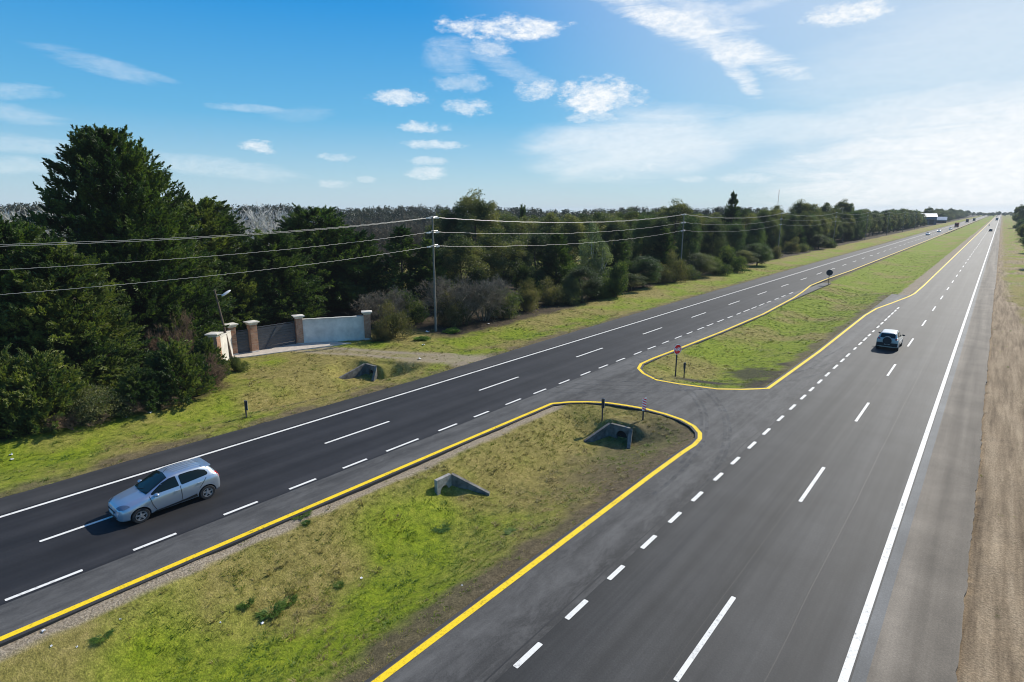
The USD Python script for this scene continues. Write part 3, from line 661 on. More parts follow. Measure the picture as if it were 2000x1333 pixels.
# leaning street lamp
WOOD = plain('old_wood', (0.12, 0.085, 0.06), 0.85, vary=0.35, scale=5)
POLE = plain('pole_wood', (0.19, 0.165, 0.13), 0.8, vary=0.2, scale=3)
METAL = plain('grey_metal', (0.45, 0.46, 0.47), 0.35, metal=0.7, vary=0.1)
WHITEP = plain('white_porcelain', (0.72, 0.72, 0.70), 0.25, vary=0.05)
bl = np.append(G(453, 700), 0.0); 
def on_x(u, v, X):
    r = ray(u, v); return r * (X / r[0]) + np.array([0, 0, CAM_H])
tp = on_x(418, 561, bl[0]); hd = on_x(441, 567, bl[0] + 0.1)
lamp = thing('street_lamp', 'leaning wooden pole with a pale lamp head beside the left white wall', 'street lamp', (bl[0], bl[1], Z(bl[0], bl[1]) - 0.2))
rel = lambda p: np.array(p) - np.array([bl[0], bl[1], 0.0])
put(lamp, 'pole', tube([(0, 0, 0), tuple(rel(tp) * 0.5 + [0, 0.03, 0]), tuple(rel(tp))], [0.11, 0.095, 0.075], 8), WOOD)
put(lamp, 'arm', tube([tuple(rel(tp) * 0.93), tuple(rel(tp) * .95 + (rel(hd) - rel(tp)) * .55 + [0, 0, .08]), tuple(rel(hd) - [0, .18, .1])], 0.025, 6), METAL)
hdm = trimesh.creation.icosphere(2); hdm.apply_scale((0.17, 0.46, 0.10)); hdm.apply_transform(trimesh.transformations.rotation_matrix(0.5, (1, 0, 0))); hdm.apply_translation(rel(hd))
put(lamp, 'lamp_head', hdm, WHITEP, smooth=True)

# ---------------------------------------------------------------- utility poles and wires
PX = -44.4
POLE_Y = [-21.5, 40.7, 102.3, 164.2, 231.0, 295.0, 358.0, 421.0, 485.0]
LEVELS = [11.75, 10.3, 8.87]
def make_pole(y, label):
    t = thing('utility_pole', label, 'utility pole', (PX, y, Z(PX, y) - 0.3), group='utility poles along the left carriageway')
    put(t, 'pole', tube([(0, 0, 0), (0, 0, 6), (0, 0, 12.35)], [0.14, 0.11, 0.08], 10), POLE, smooth=40)
    for lv in LEVELS:
        z = lv + 0.3
        put(t, 'bracket', tube([(0, -0.42, z), (0, 0.42, z)], 0.035, 6), METAL)
        for s in (-1, 1):
            parts = [cyl((0, s * (0.42 + 0.09 * k), z), (0, s * (0.46 + 0.09 * k), z), 0.085 - 0.012 * (k % 2), 10) for k in range(5)]
            put(t, 'insulator', cat_(parts), WHITEP)
        put(t, 'jumper', tube([(0.02, -0.9, z), (0.2, -0.45, z + 0.16), (0.24, 0, z + 0.19), (0.2, 0.45, z + 0.16), (0.02, 0.9, z)], 0.018, 5), METAL)
    return t
p0 = make_pole(POLE_Y[1], 'tall pale utility pole beside the bushes right of the gate wall, the nearest pole')
for i, y in enumerate(POLE_Y[2:]):
    nm = ['second utility pole along the left verge, its foot in bushes', 'third utility pole, standing on open grass by a shrub shadow', 'fourth utility pole on the grass, before the far tree row'][i] if i < 3 else 'small distant utility pole beyond the fourth one'
    dup(p0, nm, (PX, y, Z(PX, y) - 0.3), group='utility poles along the left carriageway')
dup(p0, 'utility pole at the left edge carrying the wires out of view', (PX, POLE_Y[0], -0.3))
WIRE = plain('aluminium_wire', (0.42, 0.40, 0.36), 0.5, metal=0.2, vary=0.05)
for li, (lv, off, word) in enumerate(((LEVELS[0], 0.0, 'uppermost bright power line wire, hung at the pole tops'), (LEVELS[0] - 0.02, 0.35, 'second top wire running close beside the uppermost wire'), (LEVELS[1], 0.0, 'middle power line wire, between the top and bottom wires'), (LEVELS[2], 0.0, 'lowest power line wire crossing before the trees'))):
    pts = []
    for k in range(len(POLE_Y) - 1):
        y0, y1 = POLE_Y[k], POLE_Y[k + 1]
        sag = (1.28 if k == 0 else 0.9) * (1 + (0.05 if off else 0))
        for s in np.linspace(0, 1, 17)[:-1]:
            pts.append((PX + off * min(1, 4 * s * (1 - s) * 2), y0 + (y1 - y0) * s, lv - sag * 4 * s * (1 - s)))
    top('power_line', tube(pts, 0.0135, 5), WIRE, word, 'power line', 'power line wires')

# ---------------------------------------------------------------- road signs and markers
RED = plain('sign_red', (0.88, 0.015, 0.018), 0.45, vary=0.06)
SIGNW = plain('sign_white', (0.88, 0.87, 0.85), 0.45, vary=0.06)
BLACK = plain('sign_back', (0.022, 0.026, 0.036), 0.55, vary=0.2)
POST = plain('dark_post', (0.045, 0.038, 0.034), 0.8, vary=0.3, scale=6)
sx, sy = G(1320, 735, -0.3)
stop = thing('stop_sign', 'red octagonal stop sign on a dark post at the tip of the far median', 'stop sign', (sx, sy, Z(sx, sy) - 0.1), math.radians(-22))
put(stop, 'post', bx(-0.05, 0, 1.25, 0.08, 0.08, 2.5, bev=0.006), POST)
octo = lambda r: Polygon([(r * math.cos(PI / 8 + k * PI / 4), r * math.sin(PI / 8 + k * PI / 4)) for k in range(8)])
def plate(poly, x0, th, zc):
    m = trimesh.creation.extrude_polygon(poly, th, engine='earcut')
    v = m.vertices.copy(); m.vertices = np.column_stack([x0 + v[:, 2], v[:, 0], v[:, 1] + zc]); m.fix_normals(); return m
put(stop, 'plate', plate(octo(0.42), 0.0, 0.012, 2.32), SIGNW)
put(stop, 'red_field', plate(octo(0.385), 0.0125, 0.003, 2.32), RED)
tx = meshkit.text_mesh('PARE', 0.25, 0.003, bold=True)
tb = tx.bounds; v = tx.vertices.copy(); w = tb[1][0] - tb[0][0]; k_ = 0.64 / w
tx.vertices = np.column_stack([0.0165 + v[:, 2], (v[:, 0] - tb[0][0]) * k_ - 0.32, v[:, 1] + 2.32 - 0.125])
put(stop, 'lettering', tx, SIGNW)
def marker(label, u, v, h, face_deg, back=True, z=-0.3, board=0.5, width=0.2):
    x, y = G(u, v, z)
    t = thing('marker_post', label, 'marker post', (x, y, Z(x, y) - 0.08), math.radians(face_deg))
    put(t, 'post', bx(0, 0, h / 2, 0.075, 0.075, h, bev=0.006), POST)
    put(t, 'board', bx(0.05, 0, h - board / 2 + 0.03, 0.018, width, board, bev=0.004), BLACK if back else SIGNW)
    if not back:
        for k in range(5):
            zc = h - board + 0.03 + board * (k + 0.28) / 5
            st = Polygon([(-width / 2, zc + 0.10 * .9), (width / 2, zc - 0.10 * .9 + 0.02), (width / 2, zc - 0.10 * .9 + board / 10 + 0.02), (-width / 2, zc + 0.10 * .9 + board / 10)]).intersection(box(-width / 2, h - board + 0.03, width / 2, h + 0.03))
            if st.area > 1e-4: put(t, 'red_stripe', plate(st, 0.0595, 0.002, 0.0), RED)
    else:
        put(t, 'edge_face', bx(0.066, 0, h - board / 2 + 0.03, 0.004, width + 0.012, board + 0.012), SIGNW)
    return t
marker('dark marker post standing before the yellow curve, left of the striped marker', 1176, 823, 1.5, 100, z=-0.5, board=0.62, width=0.2)
marker('slim marker post with a red and white striped board beside the culvert', 1255, 830, 1.5, -22, back=False, z=-0.55, board=0.8, width=0.30)
marker('short dark marker post with a white edge right beside the stop sign', 1336, 735, 1.3, 120, z=-0.3, board=0.5, width=0.16)
marker('dark marker post alone on the left verge, between the gate ditch and the road', 482, 819, 1.15, 110, z=-0.25, board=0.62, width=0.22)
rx_, ry_ = G(1617, 560, -0.2)
rs_ = thing('round_sign', 'round road sign seen from its dark back, in the median far along', 'road sign', (rx_, ry_, Z(rx_, ry_) - 0.1), math.radians(98))
put(rs_, 'post', bx(-0.05, 0, 1.35, 0.08, 0.08, 2.7, bev=0.006), POST)
put(rs_, 'disc', plate(Point(0, 0).buffer(0.50, 24), 0.0, 0.02, 2.3), BLACK)
put(rs_, 'face', plate(Point(0, 0).buffer(0.485, 24), 0.0205, 0.003, 2.3), SIGNW)

# ---------------------------------------------------------------- vehicles
GLASS = mat('car_glass', {'p': ('principled_bsdf', {'base_color': (0.007, 0.012, 0.011), 'roughness': 0.05, 'specular_ior_level': 0.32})}, [])
TYRE = plain('tyre_rubber', (0.018, 0.018, 0.019), 0.8, vary=0.15, scale=20)
RIM = plain('alloy_rim', (0.55, 0.56, 0.57), 0.3, metal=0.8, vary=0.05)
WELL = plain('black_plastic', (0.012, 0.012, 0.013), 0.6, vary=0.1)
REDL = plain('red_lamp', (0.45, 0.012, 0.015), 0.15, vary=0.05)
LENS = plain('clear_lamp', (0.10, 0.14, 0.20), 0.08, metal=0.3, vary=0.1)
PLATE = plain('number_plate', (0.55, 0.56, 0.55), 0.5, vary=0.05)
CHROME = plain('chrome', (0.75, 0.76, 0.78), 0.12, metal=1.0, vary=0.02)
def car_paint(name, col, metal=0.45):
    return mat(name, {'p': ('principled_bsdf', {'base_color': col, 'metallic': metal, 'roughness': 0.32, 'coat_weight': 0.8, 'coat_roughness': 0.05})}, [])
# stations: x, floor, half width, belt height, half width at belt, top, half width at top
HATCH = [(1.885, .30, .42, .60, .36, .66, .30), (1.84, .24, .60, .66, .54, .74, .44), (1.74, .20, .745, .71, .68, .81, .54), (1.5, .19, .82, .77, .75, .90, .60), (1.15, .19, .845, .86, .775, .97, .63), (.90, .19, .847, .91, .785, 1.02, .65),
         (.62, .19, .847, .93, .785, 1.165, .63), (.30, .19, .847, .945, .79, 1.345, .60), (.02, .19, .847, .955, .79, 1.47, .575), (-.30, .19, .847, .965, .79, 1.505, .575), (-.75, .19, .847, .98, .79, 1.51, .57), (-1.15, .19, .847, .995, .785, 1.485, .56),
         (-1.48, .20, .84, 1.01, .77, 1.42, .54), (-1.62, .22, .825, 1.01, .755, 1.30, .545), (-1.74, .24, .80, .99, .73, 1.13, .56), (-1.83, .27, .76, .90, .69, .98, .54), (-1.885, .32, .66, .78, .60, .84, .48)]
SUV = [(2.0, .36, .46, .74, .40, .80, .32), (1.94, .30, .66, .82, .60, .92, .48), (1.82, .26, .80, .88, .72, 1.0, .58), (1.5, .25, .87, .95, .78, 1.07, .64), (1.15, .25, .882, 1.0, .80, 1.12, .66), (.85, .25, .882, 1.03, .81, 1.18, .67),
       (.55, .25, .882, 1.05, .81, 1.38, .65), (.25, .25, .882, 1.06, .81, 1.56, .625), (.0, .25, .882, 1.07, .81, 1.635, .61), (-.4, .25, .882, 1.08, .81, 1.66, .61), (-.9, .25, .882, 1.09, .81, 1.655, .60), (-1.35, .25, .88, 1.10, .80, 1.62, .595),
       (-1.66, .26, .87, 1.10, .79, 1.56, .58), (-1.76, .27, .86, 1.10, .78, 1.42, .60), (-1.86, .29, .84, 1.07, .76, 1.20, .62), (-1.92, .31, .81, .98, .74, 1.04, .61), (-1.95, .36, .74, .86, .68, .92, .55)]
SEDAN = [(s[0] * 1.13, s[1], s[2], s[3] - .02, s[4], s[5] - .06, s[6]) for s in HATCH[:12]] + [(-1.45, .2, .845, 1.0, .775, 1.30, .56), (-1.72, .22, .84, .99, .76, 1.08, .60), (-1.95, .23, .82, .98, .74, 1.03, .62), (-2.1, .28, .76, .90, .68, .97, .56), (-2.16, .34, .66, .78, .6, .84, .48)]
def car_surface(st, nx=72):
    st = sorted(st, key=lambda s: s[0])
    a = np.array(st)
    xs = np.unique(np.concatenate([np.linspace(a[0, 0], a[-1, 0], nx), a[:, 0]]))
    P = [PchipInterpolator(a[:, 0], a[:, k])(xs) for k in range(1, 7)]
    rings = []
    for i in range(len(xs)):
        zb, wl, zm, wb, zt, wt = (p[i] for p in P)
        k = min(1.0, max(0.15, (zt - zm) / 0.3))
        h = np.array([(0, zb), (.80 * wl, zb), (.95 * wl, zb + .05), (wl * .985, zb + .16), (wl, (zb + zm) / 2 + .02), (wl * .992, zm - .12), (wb + .012, zm - .01), (wb - .004, zm + .03 * k),
                      (wb + (wt - wb) * .55, zm + (zt - zm) * .55), (wt + .03 * k, zt - .085 * k), (wt - .04, zt - .022 * k), (wt * .6, zt - .002), (0, zt + .008)])
        for _ in range(2):                                  # round the corners of the section
            q = np.empty((2 * len(h) - 2, 2)); q[0::2] = h[:-1] * .75 + h[1:] * .25; q[1::2] = h[:-1] * .25 + h[1:] * .75
            h = np.vstack([h[:1], q, h[-1:]])
        rings.append(h)
    R = np.array(rings)                                    # stations x points x (y, z)
    n, m = R.shape[:2]
    half = np.concatenate([np.broadcast_to(xs[:, None, None], (n, m, 1)), R], 2)
    full = np.concatenate([half, (half * [1, -1, 1])[:, ::-1][:, 1:-1]], 1)
    mm = full.shape[1]
    v = full.reshape(-1, 3)
    i, j = np.meshgrid(np.arange(n - 1), np.arange(mm), indexing='ij')
    jn = (j + 1) % mm
    q = np.stack([i * mm + j, (i + 1) * mm + j, (i + 1) * mm + jn, i * mm + jn], -1).reshape(-1, 4)
    f = np.vstack([q[:, [0, 1, 2]], q[:, [0, 2, 3]]])
    c0, c1 = len(v), len(v) + 1
    v = np.vstack([v, full[0].mean(0), full[-1].mean(0)])
    J = np.arange(mm); Jn = (J + 1) % mm
    f = np.vstack([f, np.stack([np.full(mm, c0), J, Jn], 1), np.stack([np.full(mm, c1), (n - 1) * mm + Jn, (n - 1) * mm + J], 1)])
    body = mk(v, f)
    body.merge_vertices()
    trimesh.repair.fix_normals(body)
    return half, body
def fill(poly, step):
    """triangles that fill a 2-D outline, fine enough to be bent over the bodywork"""
    g = poly.buffer(0)
    b = g.exterior
    n = max(8, int(b.length / step))
    pts = [b.interpolate(t, normalized=True).coords[0] for t in np.linspace(0, 1, n, endpoint=False)] + list(b.coords[:-1])
    x0, y0, x1, y1 = g.bounds
    gx, gy = np.meshgrid(np.arange(x0, x1, step), np.arange(y0, y1, step))
    inn = shapely.contains_xy(g.buffer(-step * 0.35), gx.ravel(), gy.ravel())
    pts = np.vstack([np.array(pts), np.stack([gx.ravel()[inn], gy.ravel()[inn]], 1)])
    pts = np.unique(pts.round(5), axis=0)
    tr = Delaunay(pts).simplices
    c = pts[tr].mean(1)
    return pts, tr[shapely.contains_xy(g, c[:, 0], c[:, 1])]
def rounded(pts, r):
    return Polygon(pts).buffer(-r).buffer(r * 1.0, join_style='round')
class Skin:
    def __init__(self, half):
        m = half.shape[1]
        flat_ = half.reshape(-1, 3)
        lo = np.argmax(half[:, :, 1].max(0))
        side = half[:, int(m * .22):int(m * .86)].reshape(-1, 3)
        self.fs, self.ns = LinearNDInterpolator(side[:, [0, 2]], side[:, 1]), NearestNDInterpolator(side[:, [0, 2]], side[:, 1])
        up = half[:, int(m * .52):].reshape(-1, 3); up = np.vstack([up, up * [1, -1, 1]])
        self.ft, self.nt = LinearNDInterpolator(up[:, :2], up[:, 2]), NearestNDInterpolator(up[:, :2], up[:, 2])
        k = max(3, int(len(half) * .30))
        re = half[:k, int(m * .5):].reshape(-1, 3); re = np.vstack([re, re * [1, -1, 1]])
        self.fr, self.nr = LinearNDInterpolator(re[:, 1:], re[:, 0]), NearestNDInterpolator(re[:, 1:], re[:, 0])
        fr = half[-max(3, int(len(half) * .12)):].reshape(-1, 3); fr = np.vstack([fr, fr * [1, -1, 1]])
        self.ff, self.nf = LinearNDInterpolator(fr[:, 1:], fr[:, 0]), NearestNDInterpolator(fr[:, 1:], fr[:, 0])
    def _v(self, f, n, a, b):
        r = f(a, b); return np.where(np.isnan(r), n(a, b), r)
    def side(self, poly, s, off=0.006, step=0.05):
        p, t = fill(poly, step)
        y = self._v(self.fs, self.ns, p[:, 0], p[:, 1]) + off
        m = mk(np.column_stack([p[:, 0], s * y, p[:, 1]]), t)
        return self._face(m, (0, s, 0.2))
    def topp(self, poly, off=0.006, step=0.06):
        p, t = fill(poly, step)
        return self._face(mk(np.column_stack([p, self._v(self.ft, self.nt, p[:, 0], p[:, 1]) + off]), t), (0, 0, 1))
    def rear(self, poly, off=0.008, step=0.05):
        p, t = fill(poly, step)
        return self._face(mk(np.column_stack([self._v(self.fr, self.nr, p[:, 0], p[:, 1]) - off, p]), t), (-1, 0, 0.3))
    def front(self, poly, off=0.008, step=0.04):
        p, t = fill(poly, step)
        return self._face(mk(np.column_stack([self._v(self.ff, self.nf, p[:, 0], p[:, 1]) + off, p]), t), (1, 0, 0.2))
    def _face(self, m, d):
        v, f = m.vertices, m.faces
        n = np.cross(v[f[:, 1]] - v[f[:, 0]], v[f[:, 2]] - v[f[:, 0]])
        bad = n @ np.array(d) < 0
        f = f.copy(); f[bad] = f[bad][:, ::-1]
        return mk(v, f)
def build_wheel(parent, x, y, r, w, s, full=True):
    wh = UsdGeom.Xform.Define(stage, path(parent.GetPath(), 'wheel'))
    prof = np.array([(r * .66, -w / 2), (r * .93, -w / 2), (r, -w * .36), (r, w * .36), (r * .93, w / 2), (r * .66, w / 2), (r * .62, w * .3), (r * .62, -w * .3), (r * .66, -w / 2)])
    t = trimesh.creation.revolve(prof, sections=32)
    rot = trimesh.transformations.rotation_matrix(PI / 2, (1, 0, 0))
    def fin(m):
        m = m.copy(); m.apply_transform(rot); m.apply_translation((x, y, r)); return m
    put(wh, 'tyre', fin(t), TYRE, smooth=40)
    disc = trimesh.creation.cylinder(r * .64, w * .3, sections=28)
    put(wh, 'rim_shadow', fin(disc), WELL)
    sp = []
    for k in range(5):
        a = 2 * PI * k / 5 + .3
        m = trimesh.convex.convex_hull(np.array([(r * .10, sy_ * r * .13, z) for sy_ in (-1, 1) for z in (-.02, .02)] + [(r * .62, sy_ * r * .10, z) for sy_ in (-1, 1) for z in (-.02, .02)]))
        m.apply_transform(trimesh.transformations.rotation_matrix(a, (0, 0, 1))); sp.append(m)
    sp.append(trimesh.creation.cylinder(r * .17, .06, sections=16))
    ring = trimesh.creation.annulus(r * .58, r * .66, 0.05, sections=28); sp.append(ring)
    rim = cat_(sp); rim.apply_translation((0, 0, -s * w * .34))
    put(wh, 'rim', fin(rim), RIM)
def build_car(kind, label, cat, loc, heading, paint_mat, detail=True, group=None, spare=False, roof_mat=None, scale=1.0):
    st = {'hatch': HATCH, 'suv': SUV, 'sedan': SEDAN}[kind]
    half, body = car_surface(st, 72 if detail else 26)
    sk = Skin(half)
    S = {'hatch': dict(fa=1.17, ra=-1.29, r=.305), 'suv': dict(fa=1.20, ra=-1.32, r=.345), 'sedan': dict(fa=1.32, ra=-1.36, r=.31)}[kind]
    t = thing('car' if kind != 'suv' else 'sport_utility_car', label, cat, loc, heading, group, scale=(scale, scale, 1.0 + (scale - 1.0) * .0))
    wl = max(s[2] for s in st)
    M_ = m3.Manifold(m3.Mesh(vert_properties=np.asarray(body.vertices, np.float32), tri_verts=np.asarray(body.faces, np.uint32)))
    if M_.status() == m3.Error.NoError and M_.num_tri() > 0:
        for xa in (S['fa'], S['ra']):
            for s in (-1, 1):
                c = m3.Manifold.cylinder(0.34, S['r'] + .055, S['r'] + .055, 40).rotate((90, 0, 0)).translate((xa, s * (wl - .12) + 0.17, S['r'] + .01))
                M_ = M_ - c
        put(t, 'body', M_, paint_mat, smooth=42)
    else:
        put(t, 'body', body, paint_mat, smooth=42)
    bl_ = lambda x: float(np.interp(x, [s[0] for s in st[::-1]], [s[3] for s in st[::-1]]))
    tl_ = lambda x: float(np.interp(x, [s[0] for s in st[::-1]], [s[5] for s in st[::-1]]))
    step = 0.05 if detail else 0.14
    if kind == 'hatch':
        front_w = [(.80, .985), (.30, 1.30), (.02, 1.405), (-.22, 1.43), (-.28, 1.02)]
        rear_w = [(-.36, 1.025), (-.33, 1.43), (-.75, 1.432), (-1.10, 1.40), (-1.33, 1.30), (-1.42, 1.17), (-1.38, 1.10)]
        ws = [(.86, -.60), (.80, 0), (.86, .60), (.06, .53), (.01, 0), (.06, -.53)]; ws[1] = (.90, 0)
        rw = [(-.52, 1.10), (.52, 1.10), (.47, 1.34), (-.47, 1.34)]
    elif kind == 'suv':
        front_w = [(.72, 1.12), (.28, 1.46), (.02, 1.55), (-.25, 1.57), (-.30, 1.14)]
        rear_w = [(-.38, 1.145), (-.35, 1.575), (-.85, 1.57), (-1.25, 1.54), (-1.50, 1.45), (-1.48, 1.20)]
        ws = [(.84, -.60), (.88, 0), (.84, .60), (.06, .55), (.02, 0), (.06, -.55)]
        rw = [(-.60, 1.16), (.60, 1.16), (.54, 1.52), (-.54, 1.52)]
    else:
        front_w = [(.90, .96), (.34, 1.24), (.02, 1.35), (-.25, 1.37), (-.31, 1.0)]
        rear_w = [(-.39, 1.005), (-.36, 1.37), (-.85, 1.37), (-1.2, 1.32), (-1.45, 1.12), (-1.40, 1.06)]
        ws = [(.97, -.60), (1.0, 0), (.97, .60), (.07, .53), (.02, 0), (.07, -.53)]
        rw = None
    for s in (-1, 1):
        put(t, 'side_window', sk.side(rounded(front_w, .03), s, step=step), GLASS, smooth=True)
        put(t, 'side_window', sk.side(rounded(rear_w, .07), s, step=step), GLASS, smooth=True)
    put(t, 'windscreen', sk.topp(Polygon(ws).buffer(-.02).buffer(.02), 0.009, step=step), GLASS, smooth=True)
    if rw is not None:
        put(t, 'rear_window', sk.rear(rounded(rw, .04), step=step), GLASS, smooth=True)
    else:
        put(t, 'rear_window', sk.topp(Polygon([(-1.28, -.5), (-1.28, .5), (-1.66, .56), (-1.66, -.56)]), 0.009, step=step), GLASS, smooth=True)
    xf, xr = st[0][0], st[-1][0]
    # lamps
    for s in (-1, 1):
        if kind == 'suv':
            tl = Polygon([(s * .56, 1.00), (s * .80, 1.02), (s * .78, 1.16), (s * .55, 1.10)])
            hl = Polygon([(s * .42, .84), (s * .72, .88), (s * .70, .98), (s * .42, .90)])
        else:
            tl = Polygon([(s * .58, .84), (s * .73, .84), (s * .70, 1.10), (s * .60, 1.10)])
            hl = Polygon([(s * .34, .62), (s * .62, .66), (s * .70, .80), (s * .40, .70)])
        put(t, 'tail_lamp', sk.rear(tl, .014, step=step), REDL, smooth=True)
        hx = [(xf - .035, .36), (xf - .085, .60), (xf - .20, .735), (xf - .42, .755), (xf - .36, .66), (xf - .15, .42)] if kind != 'suv' else [(xf - .12, .44), (xf - .26, .72), (xf - .60, .76), (xf - .50, .66), (xf - .22, .5)]
        put(t, 'headlamp', sk.topp(Polygon([(a, s * b) for a, b in hx]).buffer(0), .012, step=step), LENS, smooth=True)
        # mirror
        mz = bl_(.55) + .07
        mm = trimesh.creation.icosphere(2 if detail else 1); mm.apply_scale((.085, .125, .075)); mm.apply_translation((.58, s * (wl + .05), mz))
        put(t, 'mirror', mm, paint_mat if kind != 'suv' else WELL, smooth=True)
        put(t, 'wheel_well', cyl((S['fa'], s * (wl - .30), S['r'] + .01), (S['fa'], s * (wl - .24), S['r'] + .01), S['r'] + .05, 24), WELL)
        put(t, 'wheel_well', cyl((S['ra'], s * (wl - .30), S['r'] + .01), (S['ra'], s * (wl - .24), S['r'] + .01), S['r'] + .05, 24), WELL)
        for xa in (S['fa'], S['ra']):
            build_wheel(t, xa, s * (wl - .10), S['r'], .19, s)
        if detail:
            zsk = st[8][1]
            put(t, 'sill_trim', sk.side(Polygon([(S['fa'] - .42, zsk + .07), (S['ra'] + .40, zsk + .10), (S['ra'] + .42, zsk + .24), (S['ra'] + .8, zsk + .19), (S['fa'] - .5, zsk + .12)]), s, .010), WELL, smooth=True)
            for xd in (-.16, -1.02):
                zz = bl_(xd) - .10
                h = bx(xd, s * (float(sk._v(sk.fs, sk.ns, xd, zz)) + .018), zz, .18, .028, .035, bev=.008)
                put(t, 'door_handle', h, paint_mat)
            for seam in ([(.62, .34), (.74, .62), (.80, .96)], [(-.32, .30), (-.32, .62), (-.31, 1.0)], [(-1.02, .66), (-1.16, .84), (-1.30, 1.0)]):
                put(t, 'door_seam', sk.side(LineString(seam).buffer(.011), s, .004, .03), WELL)
    put(t, 'grille', sk.front(rounded([(-.40, .56), (.40, .56), (.36, .63), (-.36, .63)], .015) if kind != 'suv' else rounded([(-.42, .62), (.42, .62), (.36, .78), (-.36, .78)], .02), .012, step=step), WELL)
    put(t, 'air_intake', sk.front(rounded([(-.50, .33), (.50, .33), (.42, .42), (-.42, .42)], .02), .014, step=step), WELL)
    put(t, 'number_plate', bx(xf + .015, 0, .50, .02, .40, .13, bev=.004), PLATE)
    put(t, 'number_plate', bx(xr - .03, 0, .70 if kind != 'suv' else .62, .02, .40, .13, bev=.004), PLATE)
    if detail:
        put(t, 'badge', bx(xf + .005, 0, .655 if kind != 'suv' else .84, .02, .13, .05, bev=.008), CHROME)
        if kind == 'hatch':
            sp = trimesh.convex.convex_hull(np.array([(-1.25, s * .50, 1.470) for s in (-1, 1)] + [(-1.62, s * .53, 1.43) for s in (-1, 1)] + [(-1.62, s * .54, 1.385) for s in (-1, 1)] + [(-1.36, s * .56, 1.36) for s in (-1, 1)]))
            put(t, 'spoiler', sp, paint_mat)
            for yr in (-.36, -.18, 0, .18, .36):
                pr = [(x, yr, float(sk._v(sk.ft, sk.nt, x, yr)) + .003) for x in np.linspace(-.25, -1.28, 12)]
                put(t, 'roof_rib', tube(pr, .008, 5), paint_mat)
            put(t, 'aerial', tube([(-.02, 0, 1.49), (-.16, 0, 1.62)], .008, 5), WELL)
            for yw in (.12, -.30):
                pw = [(.92 - .03 * k, yw + .09 * k, float(sk._v(sk.ft, sk.nt, .92 - .03 * k, yw + .09 * k)) + .022) for k in range(6)]
                put(t, 'wiper', tube(pw, .008, 4), WELL)
    if kind == 'suv':
        put(t, 'bumper', sk.rear(rounded([(-.80, .40), (.80, .40), (.82, .72), (-.82, .72)], .04), .03, step=step), WELL)
        if spare:
            c = cyl((xr - .16, 0, .93), (xr + .06, 0, .93), .335, 28)
            put(t, 'spare_wheel_cover', c, WELL, smooth=40)
            ar = [(xr - .10, .36 * math.cos(a), .93 + .36 * math.sin(a)) for a in np.linspace(.2, PI - .2, 14)]
            put(t, 'cover_ring', tube(ar, .03, 6), paint_mat)
        if roof_mat is not None:
            put(t, 'roof', sk.topp(rounded([(.02, -.58), (.02, .58), (-1.62, .55), (-1.62, -.55)], .06), .008), roof_mat, smooth=True)
        for s in (-1, 1):
            put(t, 'roof_rail', tube([(.0, s * .57, 1.62), (-.2, s * .585, 1.68), (-1.2, s * .57, 1.67), (-1.45, s * .56, 1.60)], .018, 6), WELL)
    return t
SILVER = car_paint('silver_paint', (0.40, 0.465, 0.54), 0.72)
WHITEC = car_paint('white_car_paint', (0.72, 0.71, 0.68), 0.0)
BEIGE = car_paint('champagne_paint', (0.42, 0.41, 0.36), 0.05)
NAVY = car_paint('navy_paint', (0.012, 0.016, 0.026), 0.1)
GREYC = car_paint('grey_paint', (0.16, 0.17, 0.19), 0.3)
MAROON = car_paint('maroon_paint', (0.10, 0.025, 0.03), 0.1)
wf, wr_ = G(288, 1024), G(411, 977)
hx_, hy_ = -25.25 - .76, (wf[1] + wr_[1]) / 2 - .10
build_car('hatch', 'silver hatchback driving towards the camera on the dark left carriageway', 'car', (hx_, hy_, 0.0), -PI / 2, SILVER, scale=1.06)
sx_, sy_2 = (G(1710, 684)[0] + G(1752, 684)[0]) / 2, G(1730, 684)[1] + 1.75
build_car('suv', 'white topped sport utility car with a spare wheel on its tailgate, driving away', 'car', (sx_, sy_2, 0.0), PI / 2, BEIGE, spare=True, roof_mat=WHITEC)
def ctr(u, v): return G(u, v)
def far_car(kind, label, u, v, x, head, pm, group=None):
    y = G(u, v)[1] + 2
    return build_car(kind, label, 'car', (x, y, 0.0), head, pm, detail=False, group=group)
far_car('hatch', 'nearer small white car coming on the left carriageway far away', 1812, 460, -27.9, -PI / 2, WHITEC)
far_car('sedan', 'white car with a dark windscreen coming second in the distant left traffic', 1834, 454, -27.0, -PI / 2, WHITEC)
far_car('hatch', 'white car just in front of the red truck in the distant left traffic', 1857, 449, -24.9, -PI / 2, WHITEC)
far_car('suv', 'dark blue car driving away in the right carriageway, nearest after the empty stretch', 1938, 453, -3.6, PI / 2, NAVY)
far_car('sedan', 'faint dark car at the far end of the right carriageway', 1953, 424.5, -6.6, PI / 2, GREYC)
def build_truck(label, loc, heading, cab_m, box_m, L=9.0):
    t = thing('truck', label, 'truck', loc, heading)
    put(t, 'cab', bx(L / 2 - .95, 0, 1.75, 1.9, 2.4, 2.3, bev=.12), cab_m)
    put(t, 'windscreen', bx(L / 2 + .005, 0, 2.2, .03, 2.1, .85, bev=.01), GLASS)
    put(t, 'bumper', bx(L / 2 - .05, 0, .6, .3, 2.4, .4, bev=.05), WELL)
    put(t, 'cargo_box', bx(-.95, 0, 2.3, L - 2.1, 2.5, 2.5, bev=.04), box_m)
    put(t, 'chassis', bx(-.6, 0, .85, L - 1.6, 1.0, .35), WELL)
    for x in (L / 2 - 1.1, -L / 2 + 1.2, -L / 2 + 2.4):
        for s in (-1, 1):
            put(t, 'wheel', cyl((x, s * .9, .5), (x, s * 1.2, .5), .5, 18), TYRE)
    return t
REDT = plain('truck_red', (0.34, 0.03, 0.025), 0.4, vary=0.1)
